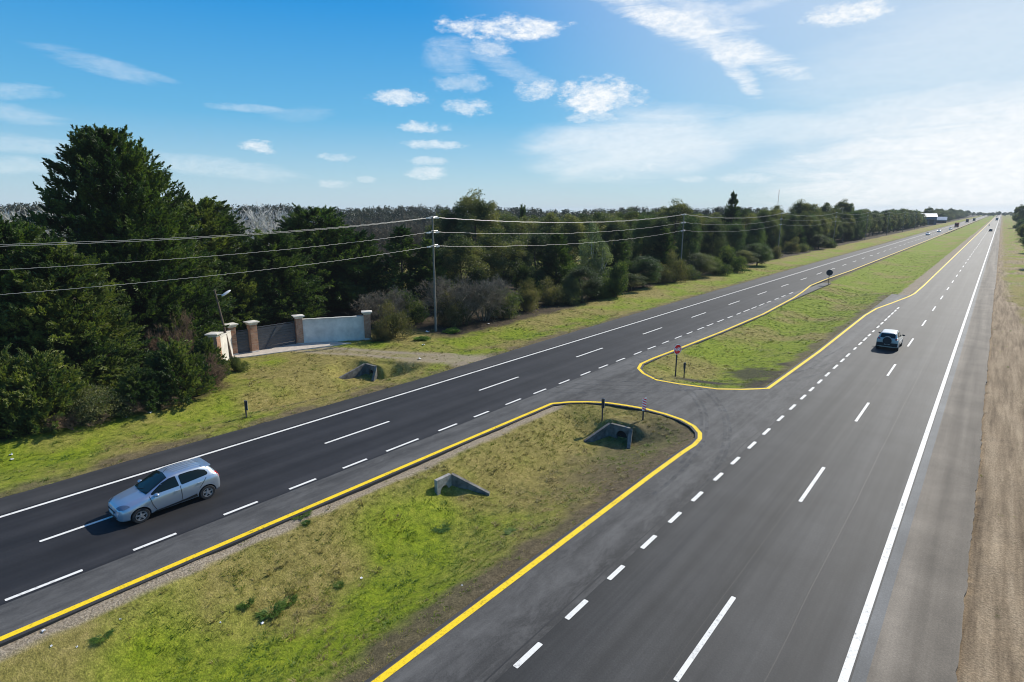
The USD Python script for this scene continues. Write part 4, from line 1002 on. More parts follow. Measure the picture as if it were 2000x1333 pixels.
build_truck('red and white truck right behind the white car in the distant left traffic', (-25.0, G(1857, 444.5)[1] + 4, 0), -PI / 2, REDT, REDT, 7.5)
build_truck('dark maroon truck coming on the left carriageway, first of the two dark trucks', (-27.3, G(1890, 435)[1] + 4, 0), -PI / 2, MAROON, MAROON)
build_truck('dark grey truck coming far off beside the maroon truck', (-24.4, G(1903, 432.5)[1] + 4, 0), -PI / 2, GREYC, NAVY)
build_truck('dark truck driving away near the vanishing point of the right carriageway', (-3.4, G(1949, 431.5)[1] + 4, 0), PI / 2, GREYC, GREYC, 10)
# motorcycle and rider
mx, my = -6.3, G(1941, 443)[1]
mc = thing('motorcycle', 'tiny dark motorcycle ahead of the dark blue car', 'motorcycle', (mx, my, 0), PI / 2)
for xw in (.65, -.65):
    tr_ = trimesh.creation.torus(.28, .05, major_sections=20, minor_sections=8); tr_.apply_transform(trimesh.transformations.rotation_matrix(PI / 2, (1, 0, 0))); tr_.apply_translation((xw, 0, .33))
    put(mc, 'wheel', tr_, TYRE, smooth=True)
put(mc, 'tank', bx(.15, 0, .78, .55, .26, .26, bev=.06), NAVY)
put(mc, 'seat', bx(-.38, 0, .80, .6, .24, .10, bev=.03), WELL)
put(mc, 'engine', bx(.05, 0, .46, .42, .26, .34, bev=.05), WELL)
put(mc, 'fork', cat_([cyl((.65, s * .09, .33), (.42, s * .09, .98), .025, 6) for s in (-1, 1)]), CHROME)
put(mc, 'handlebar', tube([(.30, -.36, 1.02), (.42, -.15, 1.0), (.42, .15, 1.0), (.30, .36, 1.02)], .018, 6), WELL)
def limb(chain):
    out = m3.Manifold()
    for (a, ra), (b, rb) in zip(chain[:-1], chain[1:]):
        s = [m3.Manifold.sphere(r, 12).translate(tuple(map(float, p))) for p, r in ((a, ra), (b, rb))]
        out = out + m3.Manifold.batch_hull(s)
    return out
CLOTH = plain('dark_clothes', (0.03, 0.032, 0.04), 0.8, vary=0.2)
HELM = plain('helmet', (0.05, 0.05, 0.055), 0.25)
rid = thing('person', 'rider in dark clothes and helmet sitting on the distant motorcycle', 'person', (mx, my, 0), PI / 2)
bd = limb([((-.35, 0, .93), .17), ((-.20, 0, 1.2), .17), ((-.05, 0, 1.45), .19), ((.0, 0, 1.58), .07)])
for s in (-1, 1):
    bd = bd + limb([((-.03, s * .19, 1.44), .075), ((.12, s * .30, 1.18), .055), ((.30, s * .33, 1.05), .045)]) + limb([((-.32, s * .10, .90), .10), ((.10, s * .20, .86), .075), ((-.05, s * .20, .45), .055), ((.08, s * .20, .38), .05)])
put(rid, 'body', bd, CLOTH, smooth=True)
hm = trimesh.creation.icosphere(2, .15); hm.apply_translation((.03, 0, 1.70)); put(rid, 'helmet', hm, HELM, smooth=True)

# ---------------------------------------------------------------- far building and mast
ROOFW = plain('white_sheet_roof', (0.55, 0.55, 0.54), 0.5, vary=0.05)
SHEDW = plain('dark_facade', (0.10, 0.10, 0.12), 0.7, vary=0.2, scale=.5)
def shed(name, label, x, y, w, d, h, rz):
    t = thing(name, label, 'building', (x, y, 0), rz)
    put(t, 'wall', bx(0, 0, h / 2, w, d, h), SHEDW)
    v = [(-w / 2 - .5, -d / 2 - .6, h - .1), (w / 2 + .5, -d / 2 - .6, h - .1), (w / 2 + .5, 0, h + 3.0), (-w / 2 - .5, 0, h + 3.0), (-w / 2 - .5, d / 2 + .6, h - .1), (w / 2 + .5, d / 2 + .6, h - .1)]
    v2 = [(a, b, c - .15) for a, b, c in v]
    put(t, 'roof', mk(v + v2, [(0, 1, 2), (0, 2, 3), (3, 2, 5), (3, 5, 4), (6, 8, 7), (6, 9, 8), (9, 11, 8), (9, 10, 11), (0, 6, 7), (0, 7, 1), (4, 5, 11), (4, 11, 10), (1, 7, 8), (1, 8, 2), (2, 8, 11), (2, 11, 5), (0, 3, 9), (0, 9, 6), (3, 4, 10), (3, 10, 9)]), ROOFW)
    for k in range(-1, 2):
        put(t, 'door', bx(k * w * .28, -d / 2 - .04, h * .32, w * .2, .08, h * .6), WELL)
    put(t, 'canopy', bx(w * .15, -d / 2 - 1.0, h * .72, w * .8, 2.0, .2), ROOFW)
    return t
b_ = on_x(1811, 440, -50.0)
shed('roadside_shed', 'large shed with a bright white roof standing among the far trees by the road', -54.0, b_[1] + 14, 17, 12, 7.0, 0.25)
shed('small_shed', 'small low white roofed shed just beyond the large shed', -49.0, b_[1] + 110, 12, 8, 3.2, 0.1)
mr = ray(1518, 412); md = 900 / np.hypot(mr[0], mr[1]); mxy = mr[:2] * md
mtop = CAM_H + (412 - 372) / FOC * 900 * math.cos(YAW + math.atan2(mr[0], mr[1]))
ms = thing('radio_mast', 'thin radio mast rising above the tree row', 'mast', (mxy[0], mxy[1], 0))
MAST = plain('mast_paint', (0.45, 0.30, 0.28), 0.6)
for k in range(3):
    a = 2 * PI * k / 3
    put(ms, 'leg', tube([(math.cos(a) * .5, math.sin(a) * .5, 0), (math.cos(a) * .35, math.sin(a) * .35, mtop * .97)], .10, 5), MAST)
put(ms, 'lattice', cat_([cyl((math.cos(2 * PI * k / 3) * .45, math.sin(2 * PI * k / 3) * .45, z), (math.cos(2 * PI * (k + 1) / 3) * .45, math.sin(2 * PI * (k + 1) / 3) * .45, z + 1.0), .05, 4) for k in range(3) for z in np.arange(1, mtop * .95, 1.5)]), MAST)
put(ms, 'antenna', cyl((0, 0, mtop * .95), (0, 0, mtop), .08, 5), MAST)

# ---------------------------------------------------------------- trees and bushes
def unit(v):
    return v / (np.linalg.norm(v, axis=-1, keepdims=True) + 1e-12)
def leaves(c, axis, length, width, rng):
    """kite shaped leaves (two triangles each) centred at c, long side along axis"""
    n = len(c)
    axis = unit(axis)
    side = unit(np.cross(axis, rng.normal(size=(n, 3))))
    L = (np.broadcast_to(length, n) * rng.uniform(.7, 1.3, n))[:, None]; W = (np.broadcast_to(width, n) * rng.uniform(.7, 1.3, n))[:, None]
    up = np.cross(side, axis) * W * 0.25
    v = np.stack([c - axis * L / 2, c + side * W / 2 - up, c + axis * L / 2, c - side * W / 2 - up], 1).reshape(-1, 3)
    i = np.arange(n)[:, None] * 4
    f = np.concatenate([i + [[0, 1, 2]], i + [[0, 2, 3]]], 1).reshape(-1, 3)
    return v, f
def join(parts):
    vs, fs, o = [], [], 0
    for v, f in parts:
        vs.append(v); fs.append(np.asarray(f) + o); o += len(v)
    return np.vstack(vs), np.vstack(fs)
def plume_tree(H, R, seed, nb=240, npl=8, nl=44, leaf=(.42, .13), shape=.62, low=.06, rise=(.15, 1.0), sharp=1.0, spread=.42):
    """a cypress or pine: branches from the trunk carry tapering plumes of foliage that point outwards and up"""
    rng = np.random.default_rng(seed)
    parts, limbs = [], []
    k = np.arange(nb)
    t = low + (1 - low) * (k + .5) / nb
    t = np.clip(t + rng.normal(0, .012, nb), low, .99)
    az = k * 2.39996 + rng.normal(0, .25, nb)
    r = R * np.clip((1 - t), 0, 1) ** shape * np.minimum(1, (t / .16) ** .5) * rng.uniform(.72, 1.12, nb)
    r = np.maximum(r, .35)
    up = rise[0] + (rise[1] - rise[0]) * t + rng.normal(0, .10, nb)
    out = np.stack([np.cos(az), np.sin(az)], 1)
    cs, ax = [], []
    for i in range(nb):
        L = r[i]
        z1 = t[i] * H
        z0 = z1 - up[i] * L * .7
        m = max(3, int(npl * (.35 + .65 * L / R)))
        s = rng.uniform(.22 if L > 1.2 else .05, 1.0, m) ** .8
        s[0] = 1.0
        lat = rng.normal(0, .17, m) * L * (1.15 - s * .5)
        bp = np.stack([out[i, 0] * L * s - out[i, 1] * lat, out[i, 1] * L * s + out[i, 0] * lat, z0 + (z1 - z0) * s ** 1.4 + rng.normal(0, .18, m)], 1)
        d = np.stack([np.full(m, out[i, 0]), np.full(m, out[i, 1]), np.full(m, up[i] + .25)], 1) + rng.normal(0, .32, (m, 3))
        d = unit(d)
        pl = rng.uniform(.8, 1.45, m) * (.55 + .3 * L / R) * 1.25 * sharp
        pr = pl * spread * .55
        n = nl
        u = rng.uniform(0, 1, (m, n))
        rad = pr[:, None] * np.sin(np.clip(u * 1.08 + .12, 0, 1) * PI) ** .8 * np.sqrt(rng.uniform(.15, 1, (m, n)))
        w = rng.normal(size=(m, n, 3))
        w = unit(w - (w * d[:, None]).sum(-1, keepdims=True) * d[:, None])
        p = bp[:, None] + d[:, None] * (u * pl[:, None] - pl[:, None] * .35)[..., None] + w * rad[..., None]
        a = d[:, None] + w * .75 + rng.normal(0, .25, (m, n, 3))
        cs.append(p.reshape(-1, 3)); ax.append(a.reshape(-1, 3))
        if i % 3 == 0 and L > 1.0:
            limbs.append(tube([(0, 0, max(z0, .2)), tuple(np.array([out[i, 0] * L * .5, out[i, 1] * L * .5, z0 + (z1 - z0) * .35])), tuple(np.array([out[i, 0] * L * .9, out[i, 1] * L * .9, z0 + (z1 - z0) * .85]))], [.02 * L + .02, .012 * L + .012, .01], 4, cap=False))
    c, a = np.vstack(cs), np.vstack(ax)
    ok = c[:, 2] > .12
    crown = leaves(c[ok], a[ok], leaf[0], leaf[1], rng)
    trunk = cat_([tube([(0, 0, -.3), (.05, 0, H * .3), (0, .05, H * .65), (0, 0, H * .94)], [.035 * H * .55, .022 * H * .55, .011 * H * .55, .03], 8)] + limbs)
    return crown, trunk
def lobe_tree(H, R, seed, nlobe=42, nl=300, leaf=(.26, .13), base=.28, lobe=(.17, .30), flat=.85, droop=0.0, hollow=.5, limbs=7, top=1.0):
    """a broad-leaved tree: limbs end in clumps of leaves; between the clumps the sky shows"""
    rng = np.random.default_rng(seed)
    zc, hz = H * (base + 1) / 2, H * (1 - base) / 2
    d = unit(rng.normal(size=(nlobe, 3)))
    rr = rng.uniform(.45, 1.0, nlobe) ** .6
    ctr_ = d * rr[:, None] * np.array([R, R, hz]) * .80
    ctr_[:, :2] *= (1 - .38 * np.clip(ctr_[:, 2:] / hz, -.4, 1) * top)
    ctr_[:, 2] += zc
    lr = R * rng.uniform(lobe[0], lobe[1], nlobe)
    q = unit(rng.normal(size=(nlobe, nl, 3)))
    rad = lr[:, None] * rng.uniform(hollow, 1.06, (nlobe, nl)) ** .7
    p = ctr_[:, None] + q * rad[..., None] * np.array([1.1, 1.1, flat])
    a = rng.normal(size=(nlobe, nl, 3)) + q * .5 - np.array([0, 0, droop])
    p, a = p.reshape(-1, 3), a.reshape(-1, 3)
    ok = p[:, 2] > .1
    crown = leaves(p[ok], a[ok], leaf[0], leaf[1], rng)
    tr = [tube([(0, 0, -.3), (rng.normal(0, .1), rng.normal(0, .1), H * .25), (rng.normal(0, .25), rng.normal(0, .25), H * .55), (0, 0, H * .82)], [.016 * H, .012 * H, .008 * H, .03], 8)]
    for i in rng.choice(nlobe, min(limbs, nlobe), replace=False):
        e = ctr_[i]
        tr.append(tube([(0, 0, e[2] * .45), tuple(e * [.45, .45, .72]), tuple(e)], [.006 * H, .005 * H, .02], 5, cap=False))
    return crown, cat_(tr)
def twig_tree(H, R, seed, stems=5, n1=16, n2=7, n3=4, fan=.55, base=.12, r0=.06):
    """a leafless tree or thicket of bare twigs"""
    rng = np.random.default_rng(seed)
    segs = []
    stem, fine = [], []
    for s in range(stems):
        a0 = rng.uniform(0, 2 * PI)
        tipd = unit(np.array([math.cos(a0) * fan * rng.uniform(.2, 1), math.sin(a0) * fan * rng.uniform(.2, 1), 1.0]))
        L = H * rng.uniform(.75, 1.0)
        o = np.array([math.cos(a0), math.sin(a0), 0]) * R * .15
        k1 = o + tipd * L
        stem.append(tube([o - [0, 0, .2], o + tipd * L * .5 + rng.normal(0, .1, 3), k1], [r0, r0 * .55, .012], 5, cap=False))
        for i in range(n1):
            f = rng.uniform(base, .95)
            b = o + tipd * L * f
            d = unit(tipd * .9 + rng.normal(0, .55, 3) + [0, 0, .25])
            l1 = L * (1 - f) * .55 + H * .10
            e = b + d * l1
            fine.append((b, e, r0 * .38))
            for j in range(n2):
                g = rng.uniform(.2, 1)
                b2 = b + d * l1 * g
                d2 = unit(d + rng.normal(0, .55, 3) + [0, 0, .2]); l2 = l1 * .42
                fine.append((b2, b2 + d2 * l2, r0 * .24))
                for q in range(n3):
                    b3 = b2 + d2 * l2 * rng.uniform(.3, 1)
                    fine.append((b3, b3 + unit(d2 + rng.normal(0, .6, 3)) * l2 * .6, r0 * .19))
    A = np.array([x[0] for x in fine]); B = np.array([x[1] for x in fine]); rr = np.array([x[2] for x in fine])
    d = unit(B - A); sd = unit(np.cross(d, rng.normal(size=d.shape))); s2 = np.cross(d, sd)
    v = np.stack([A + sd * rr[:, None], A - sd * rr[:, None] * .5 + s2 * rr[:, None] * .87, A - sd * rr[:, None] * .5 - s2 * rr[:, None] * .87, B], 1).reshape(-1, 3)
    i = np.arange(len(A))[:, None] * 4
    f = np.concatenate([i + [[0, 1, 3]], i + [[1, 2, 3]], i + [[2, 0, 3]]], 1).reshape(-1, 3)
    return (v, f), cat_(stem)
def bush(H, R, seed, nlobe=22, nl=260, leaf=(.17, .09), twigs=0, flat=.9):
    rng = np.random.default_rng(seed)
    d = unit(rng.normal(size=(nlobe, 3))); d[:, 2] = np.abs(d[:, 2])
    rr = rng.uniform(.25, .95, nlobe)
    c = d * rr[:, None] * np.array([R, R, H]) * .72
    c[:, 2] += .12 * H
    lr = R * rng.uniform(.24, .42, nlobe)
    q = unit(rng.normal(size=(nlobe, nl, 3)))
    p = c[:, None] + q * (lr[:, None] * rng.uniform(.45, 1.1, (nlobe, nl)))[..., None] * np.array([1, 1, flat])
    a = rng.normal(size=(nlobe, nl, 3)) + q * .6 + [0, 0, .4]
    p, a = p.reshape(-1, 3), a.reshape(-1, 3)
    p[:, 2] = np.where(p[:, 2] < .05, rng.uniform(.05, .4, len(p)), p[:, 2])
    crown = leaves(p, a, leaf[0], leaf[1], rng)
    st = []
    for k in range(7):
        e = c[rng.integers(nlobe)]
        st.append(tube([(rng.normal(0, .1), rng.normal(0, .1), -.2), tuple(e * .5), tuple(e)], [.05, .035, .012], 4, cap=False))
    return crown, cat_(st)
BARK = plain('bark', (0.085, 0.065, 0.048), 0.9, vary=0.35, scale=3)
PALEBARK = plain('pale_bark', (0.40, 0.38, 0.34), 0.85, vary=0.2, scale=3)
TWIGB = plain('brown_twigs', (0.165, 0.135, 0.09), 0.9, vary=0.35, scale=1.2)
TWIGG = plain('grey_twigs', (0.52, 0.49, 0.43), 0.9, vary=0.12, scale=1.2)
DEADV = plain('dead_vine', (0.20, 0.125, 0.07), 0.9, vary=0.4, scale=1.5)
F_CYP = foliage('cypress_foliage', (0.024, 0.051, 0.011), (0.082, 0.143, 0.025), (0.129, 0.173, 0.032), trans=.33, patch=.35)
F_CYP2 = foliage('cypress_foliage_light', (0.038, 0.068, 0.016), (0.118, 0.185, 0.032), (0.200, 0.220, 0.043), trans=.33, patch=.3)
F_EUC = foliage('gum_leaves', (0.046, 0.065, 0.023), (0.133, 0.161, 0.058), (0.218, 0.196, 0.073), trans=.42, patch=.3)
F_CAS = foliage('casuarina_needles', (0.036, 0.056, 0.026), (0.107, 0.138, 0.059), (0.153, 0.161, 0.063), trans=.42, patch=.2)
F_DARK = foliage('dark_leaves', (0.029, 0.056, 0.024), (0.084, 0.133, 0.047), (0.115, 0.155, 0.047), trans=.42, patch=.2)
F_SILV = foliage('silver_leaves', (0.090, 0.120, 0.065), (0.223, 0.286, 0.158), (0.290, 0.307, 0.149), trans=.42, patch=.4)
F_BUSH = foliage('bush_leaves', (0.032, 0.058, 0.015), (0.107, 0.157, 0.033), (0.166, 0.181, 0.047), trans=.42, patch=.6)
F_GREY = foliage('grey_bush_leaves', (0.067, 0.088, 0.033), (0.166, 0.194, 0.078), (0.223, 0.208, 0.084), trans=.42, patch=.6)
F_OLIVE = foliage('olive_bush_leaves', (0.067, 0.070, 0.024), (0.166, 0.163, 0.056), (0.223, 0.176, 0.075), trans=.42, patch=.5)
F_LIME = foliage('fresh_leaves', (0.068, 0.135, 0.014), (0.176, 0.297, 0.027), (0.216, 0.324, 0.041), trans=.35, patch=.8)
protos = {}
def make(kind, label, cat, loc, rotz, scale, build, leafmat, barkmat, group, name, crown_name='crown', trunk_name='trunk'):
    """the first of a kind is built, later ones refer to it"""
    if kind not in protos:
        crown, trunk = build()
        t = thing(name, label, cat, loc, rotz, group, scale=scale)
        put(t, trunk_name, trunk, barkmat, smooth=True)
        put(t, crown_name, crown, leafmat)
        protos[kind] = t
        return t
    return dup(protos[kind], label, loc, rotz, scale, group)
KIND = {
    'cypress_a': (18.0, 6.8, lambda: plume_tree(18.0, 6.8, 1, nb=470, npl=14, nl=36, leaf=(.36, .11), shape=.42, low=.04, rise=(.15, 1.25)), F_CYP, BARK, 'cypress_tree'),
    'cypress_b': (13.0, 5.6, lambda: plume_tree(13.0, 5.6, 2, nb=270, npl=12, nl=36, leaf=(.38, .12), shape=.40, low=.03, rise=(.0, .75)), F_CYP2, BARK, 'cypress_tree'),
    'cypress_c': (12.0, 6.0, lambda: plume_tree(12.0, 6.0, 3, nb=220, npl=12, nl=36, leaf=(.40, .12), shape=.32, low=.08, rise=(-.05, .5)), F_CYP, BARK, 'cypress_tree'),
    'pine_a': (14.0, 3.8, lambda: plume_tree(14.0, 3.8, 4, nb=150, npl=8, nl=30, leaf=(.42, .12), shape=.8, low=.06, rise=(-.1, .9)), F_DARK, BARK, 'conifer_tree'),
    'pine_b': (13.0, 4.2, lambda: plume_tree(13.0, 4.2, 5, nb=120, npl=8, nl=30, leaf=(.45, .13), shape=.65, low=.08, rise=(-.15, .7), sharp=1.2), F_CYP, BARK, 'conifer_tree'),
    'gum_a': (15.5, 5.2, lambda: lobe_tree(15.5, 5.2, 6, nlobe=90, nl=240, leaf=(.30, .13), base=.18, lobe=(.14, .25), droop=.5, hollow=.1, top=.4), F_EUC, BARK, 'gum_tree'),
    'gum_b': (13.0, 4.6, lambda: lobe_tree(13.0, 4.6, 7, nlobe=84, nl=230, leaf=(.30, .13), base=.08, lobe=(.17, .29), droop=.5, hollow=.1, top=.5), F_EUC, BARK, 'gum_tree'),
    'casuarina_a': (13.0, 3.8, lambda: lobe_tree(13.0, 3.8, 8, nlobe=80, nl=220, leaf=(.36, .09), base=.04, lobe=(.20, .33), flat=1.25, droop=.2, hollow=.1, top=.7), F_CAS, BARK, 'casuarina_tree'),
    'casuarina_b': (11.5, 3.4, lambda: lobe_tree(11.5, 3.4, 9, nlobe=74, nl=220, leaf=(.36, .09), base=.03, lobe=(.22, .35), flat=1.3, droop=.2, hollow=.1, top=.8), F_DARK, BARK, 'casuarina_tree'),
    'silver_a': (10.0, 2.6, lambda: lobe_tree(10.0, 2.6, 10, nlobe=34, nl=200, leaf=(.24, .12), base=.08, lobe=(.22, .38), flat=1.3), F_SILV, PALEBARK, 'silver_poplar'),
    'column': (11.5, .85, lambda: plume_tree(11.5, .85, 11, nb=110, npl=5, nl=26, leaf=(.32, .10), shape=.35, low=.03, rise=(1.2, 2.4), spread=.3), F_DARK, BARK, 'column_cypress'),
    'bush_a': (3.4, 2.6, lambda: bush(3.4, 2.6, 12, 26, 300), F_BUSH, BARK, 'bush'),
    'bush_b': (3.0, 2.4, lambda: bush(3.0, 2.4, 13, 24, 280, leaf=(.15, .07)), F_GREY, BARK, 'bush'),
    'bush_c': (3.6, 2.6, lambda: bush(3.6, 2.6, 14, 24, 280, leaf=(.22, .05)), F_OLIVE, TWIGB, 'bush'),
    'conif_bush': (3.6, 2.6, lambda: plume_tree(3.6, 2.6, 15, nb=80, npl=7, nl=34, leaf=(.30, .10), shape=.45, low=.05, rise=(.05, .7), sharp=.8), F_CYP2, BARK, 'conifer_bush'),
    'poplar': (13.0, 3.5, lambda: twig_tree(13.0, 3.5, 16, stems=9, n1=11, n2=4, n3=2, fan=.6, r0=.19), TWIGG, TWIGG, 'bare_poplar'),
    'thicket': (7.0, 3.0, lambda: twig_tree(7.0, 3.0, 17, stems=12, n1=14, n2=7, n3=5, fan=.7, r0=.075), TWIGB, TWIGB, 'bare_tree'),
    'dead': (3.2, 2.6, lambda: twig_tree(3.2, 2.6, 18, stems=10, n1=14, n2=7, n3=6, fan=1.5, r0=.045), DEADV, DEADV, 'dead_vine'),
    'lime': (2.6, 1.6, lambda: bush(2.6, 1.6, 19, 14, 160, leaf=(.22, .14)), F_LIME, BARK, 'young_tree'),
}
BARE = {'poplar', 'thicket', 'dead'}
rnd = random.Random(5)
def grow(kind, label, x, y, h, w=None, group=None, z=None):
    H0, R0, b, lm, bm, nm = KIND[kind]
    s = h / H0
    sw = (w / R0) if w else s
    cat = 'bush' if nm in ('bush', 'conifer_bush', 'dead_vine') else 'tree'
    return make(kind, label, cat, (x, y, (Z(x, y) if z is None else z) - .05), rnd.uniform(0, 6.28), (sw, sw, s), b, lm, bm, group, nm,
                'twigs' if kind in BARE else ('foliage' if cat == 'bush' else 'crown'), 'stem' if cat == 'bush' or kind in BARE else 'trunk')
def at_top(u, vtop, X):
    r = ray(u, vtop)
    p = r * (X / r[0]) + np.array([0, 0, CAM_H])
    return p
def tree_px(kind, label, u, vtop, X, w=None, group=None):
    p = at_top(u, vtop, X)
    return grow(kind, label, float(p[0]), float(p[1]), float(p[2]) - min(0, Z(p[0], p[1])), w, group)
# the tall cypresses on the left
tree_px('cypress_a', 'tallest dark cypress on the left, its ragged pointed top against the blue sky', 205, 258, -56, 7.7)
tree_px('cypress_b', 'broad lighter green cypress right of the tallest cypress, behind the lamp pole', 384, 390, -62, 7.2)
tree_px('cypress_c', 'dark cypress at the left edge of the picture below the bare grey trees', -20, 432, -50, 6.0)
tree_px('cypress_b', 'cypress in the lower left with drooping sprays, in front of the tallest cypress', 95, 480, -47.5, 5.0)
tree_px('cypress_b', 'green cypress whose sprays hang beside the left gate pillars', 285, 415, -57.5, 5.8)
tree_px('cypress_b', 'lower cypress with tips touching the lamp head', 440, 500, -59.5, 4.0)
tree_px('cypress_c', 'wide dark cypress standing behind the wide gate', 610, 408, -64, 7.2)
tree_px('cypress_c', 'dark cypress behind the side gate, filling the gap in shade', 530, 452, -60, 5.2)
tree_px('cypress_c', 'dark cypress behind the right white wall', 690, 452, -62, 4.8)
tree_px('pine_b', 'dark conifer just left of the nearest utility pole', 782, 446, -57, 4.4)
tree_px('pine_b', 'dark conifer rising behind the nearest utility pole', 835, 470, -55, 3.6)
# leafless ones behind
for i, (u, v, X, w) in enumerate(((410, 402, -98, 4.4), (462, 399, -94, 5.2), (508, 401, -97, 4.8), (548, 404, -97, 4.6))):
    tree_px('poplar', f'bare whitish poplar, {["first", "second", "third", "last"][i]} from the left in the pale group behind the cypresses', u, v, X, w, 'bare pale poplars behind the cypresses')
for i, (u, v, X) in enumerate(((10, 402, -110), (48, 398, -112))):
    tree_px('poplar', 'bare greyish tree at the left edge, left of the tallest cypress', u, v, X, 3.6, 'bare grey trees at the left edge')
for i, (u, v, X, w) in enumerate(((650, 425, -92, 4), (690, 428, -88, 4.4), (722, 420, -90, 4.2), (752, 424, -84, 4.4), (776, 416, -95, 4.5), (806, 420, -90, 4.4), (838, 418, -84, 3.8), (735, 470, -74, 3.6), (868, 440, -80, 3.6))):
    tree_px('thicket', 'bare brownish tree in the thicket behind the nearest utility pole', u, v, X, w, 'bare brown trees behind the nearest pole')
tree_px('thicket', 'tangle of bare grey branches above the right end pillar of the gate wall', 742, 560, -50.5, 2.6)
# gum trees and others to the right of the pole
tree_px('gum_a', 'tall olive gum tree that stands out above the row, right of the nearest pole', 928, 362, -60, 5.4)
tree_px('gum_b', 'gum tree on the left shoulder of the tallest olive gum', 872, 390, -64, 4.0)
tree_px('gum_b', 'grey green gum with pale leaves below the tall olive gum', 900, 442, -54, 4.2)
tree_px('gum_b', 'gum tree right of the tallest olive gum, in front of the column cypress', 985, 430, -53, 4.8)
tree_px('column', 'slim dark column cypress sticking up alone between gum trees', 1021, 403, -84, .95)
ROW = [('gum_b', 1000, 408, -66, 4.2), ('gum_b', 1066, 402, -66, 4.6), ('casuarina_a', 1050, 440, -52, 3.6), ('pine_b', 1088, 456, -49.5, 3.9), ('gum_b', 1120, 408, -60, 4.2), ('silver_a', 1158, 430, -50, 2.4), ('gum_b', 1165, 402, -64, 4.5), ('silver_a', 1178, 468, -47.5, 2.0),
       ('casuarina_a', 1205, 412, -54, 3.5), ('gum_a', 1232, 400, -60, 4.4), ('pine_a', 1212, 450, -48.5, 3.4), ('casuarina_b', 1262, 408, -53, 3.4), ('casuarina_a', 1290, 412, -50, 3.4), ('gum_a', 1322, 384, -58, 6.2), ('pine_b', 1300, 448, -48, 3.4), ('casuarina_b', 1348, 410, -51, 3.2),
       ('gum_b', 1376, 408, -56, 4.4), ('pine_a', 1433, 379, -56, 4.6), ('casuarina_a', 1398, 420, -49.5, 3.4), ('gum_b', 1462, 398, -55, 4.4), ('casuarina_b', 1436, 428, -48.5, 3.2), ('casuarina_a', 1492, 400, -53, 3.8), ('gum_b', 1520, 392, -57, 5.0), ('casuarina_b', 1478, 424, -48.5, 3.0), ('casuarina_a', 1512, 420, -50, 3.2),
       ('gum_a', 1568, 386, -56, 6.0), ('gum_b', 1595, 390, -54, 5.2), ('casuarina_a', 1548, 412, -50, 3.4), ('gum_b', 1622, 388, -55, 5.6), ('gum_a', 1651, 386, -57, 6.4), ('casuarina_b', 1585, 412, -49.5, 3.4), ('casuarina_a', 1618, 410, -50, 3.4)]
WORD = {'gum_a': 'tall spreading gum tree', 'gum_b': 'olive gum tree', 'casuarina_a': 'grey green casuarina', 'casuarina_b': 'dark casuarina', 'pine_a': 'pointed conifer', 'pine_b': 'dark conifer', 'silver_a': 'silvery poplar'}
LABELS = {1433: 'pointed dark conifer with a spiky top, tallest between the second and third poles', 1322: 'broad dark gum crown above the row at the second utility pole', 1651: 'rounded gum crown that stands up alone past the fourth pole', 1568: 'broad gum crown just right of the radio mast'}
ORD = ['first', 'second', 'third', 'fourth', 'fifth', 'sixth', 'seventh', 'eighth']
seen = {}
for kind, u, v, X, w in sorted(ROW, key=lambda q: q[1]):
    seg = 'between the nearest and second utility poles' if u < 1330 else ('between the second and third utility poles' if u < 1525 else 'between the third and fourth utility poles')
    lab = LABELS.get(u)
    nth = ORD[seen.setdefault((kind, seg), 0)]; seen[(kind, seg)] += (0 if lab else 1)
    tree_px(kind, lab or f'{nth} {WORD[kind]} from the left {seg}', u, v, X, w, None if lab else f'{WORD[kind]}s in the row {seg}')
for i in range(22):
    u_ = 985 + i * 32 + (i * 37 % 11) - 5
    tree_px('gum_b' if i % 3 else 'casuarina_a', 'tree crown showing behind the roadside tree row', u_, 402 + (i * 53 % 9), -66 - (i * 29 % 12), 4.8, 'tree crowns behind the roadside row')
# the row runs on into the distance
r2 = random.Random(11)
far_kinds = ['gum_b', 'casuarina_a', 'casuarina_b', 'gum_a', 'gum_b', 'casuarina_a', 'pine_b']
def far_tree(kind, x, y, h, w, where):
    nm = WORD.get(kind)
    grow(kind, f'{nm} in the long tree row {where}', x, y, h, w, f'{nm}s in the row {where}', z=-.1)
y = 205.0
while y < 1500:
    gap = 5.5 if y < 330 else (8.0 if y < 560 else 14.0)
    for depth in (0, 1):
        x = -48.5 - depth * r2.uniform(7, 11) - r2.uniform(0, 3) - (4 if y > 900 else 0)
        if 590 < y < 790 and x > -62: x -= 18
        if 340 < y < 590 and depth == 0 and r2.random() < .15: continue
        k = r2.choice(far_kinds)
        h = r2.uniform(10.5, 14.0) + (1.5 if depth else -1.0) - (3.0 if k == 'pine_b' else 0) + (1.5 if r2.random() < .12 else 0)
        far_tree(k, x, y + r2.uniform(-2, 2), h, r2.uniform(3.4, 5.2) * (1 if y < 560 else 1.5), 'beyond the fourth utility pole' if y < 600 else 'towards the vanishing point')
    y += gap * r2.uniform(.8, 1.2)
for yy, h in ((700, 17), (745, 13), (860, 16), (1010, 17), (1100, 15), (1250, 15)):
    far_tree('gum_a', -52 - r2.uniform(0, 8), yy, h, 6.0, 'towards the vanishing point')
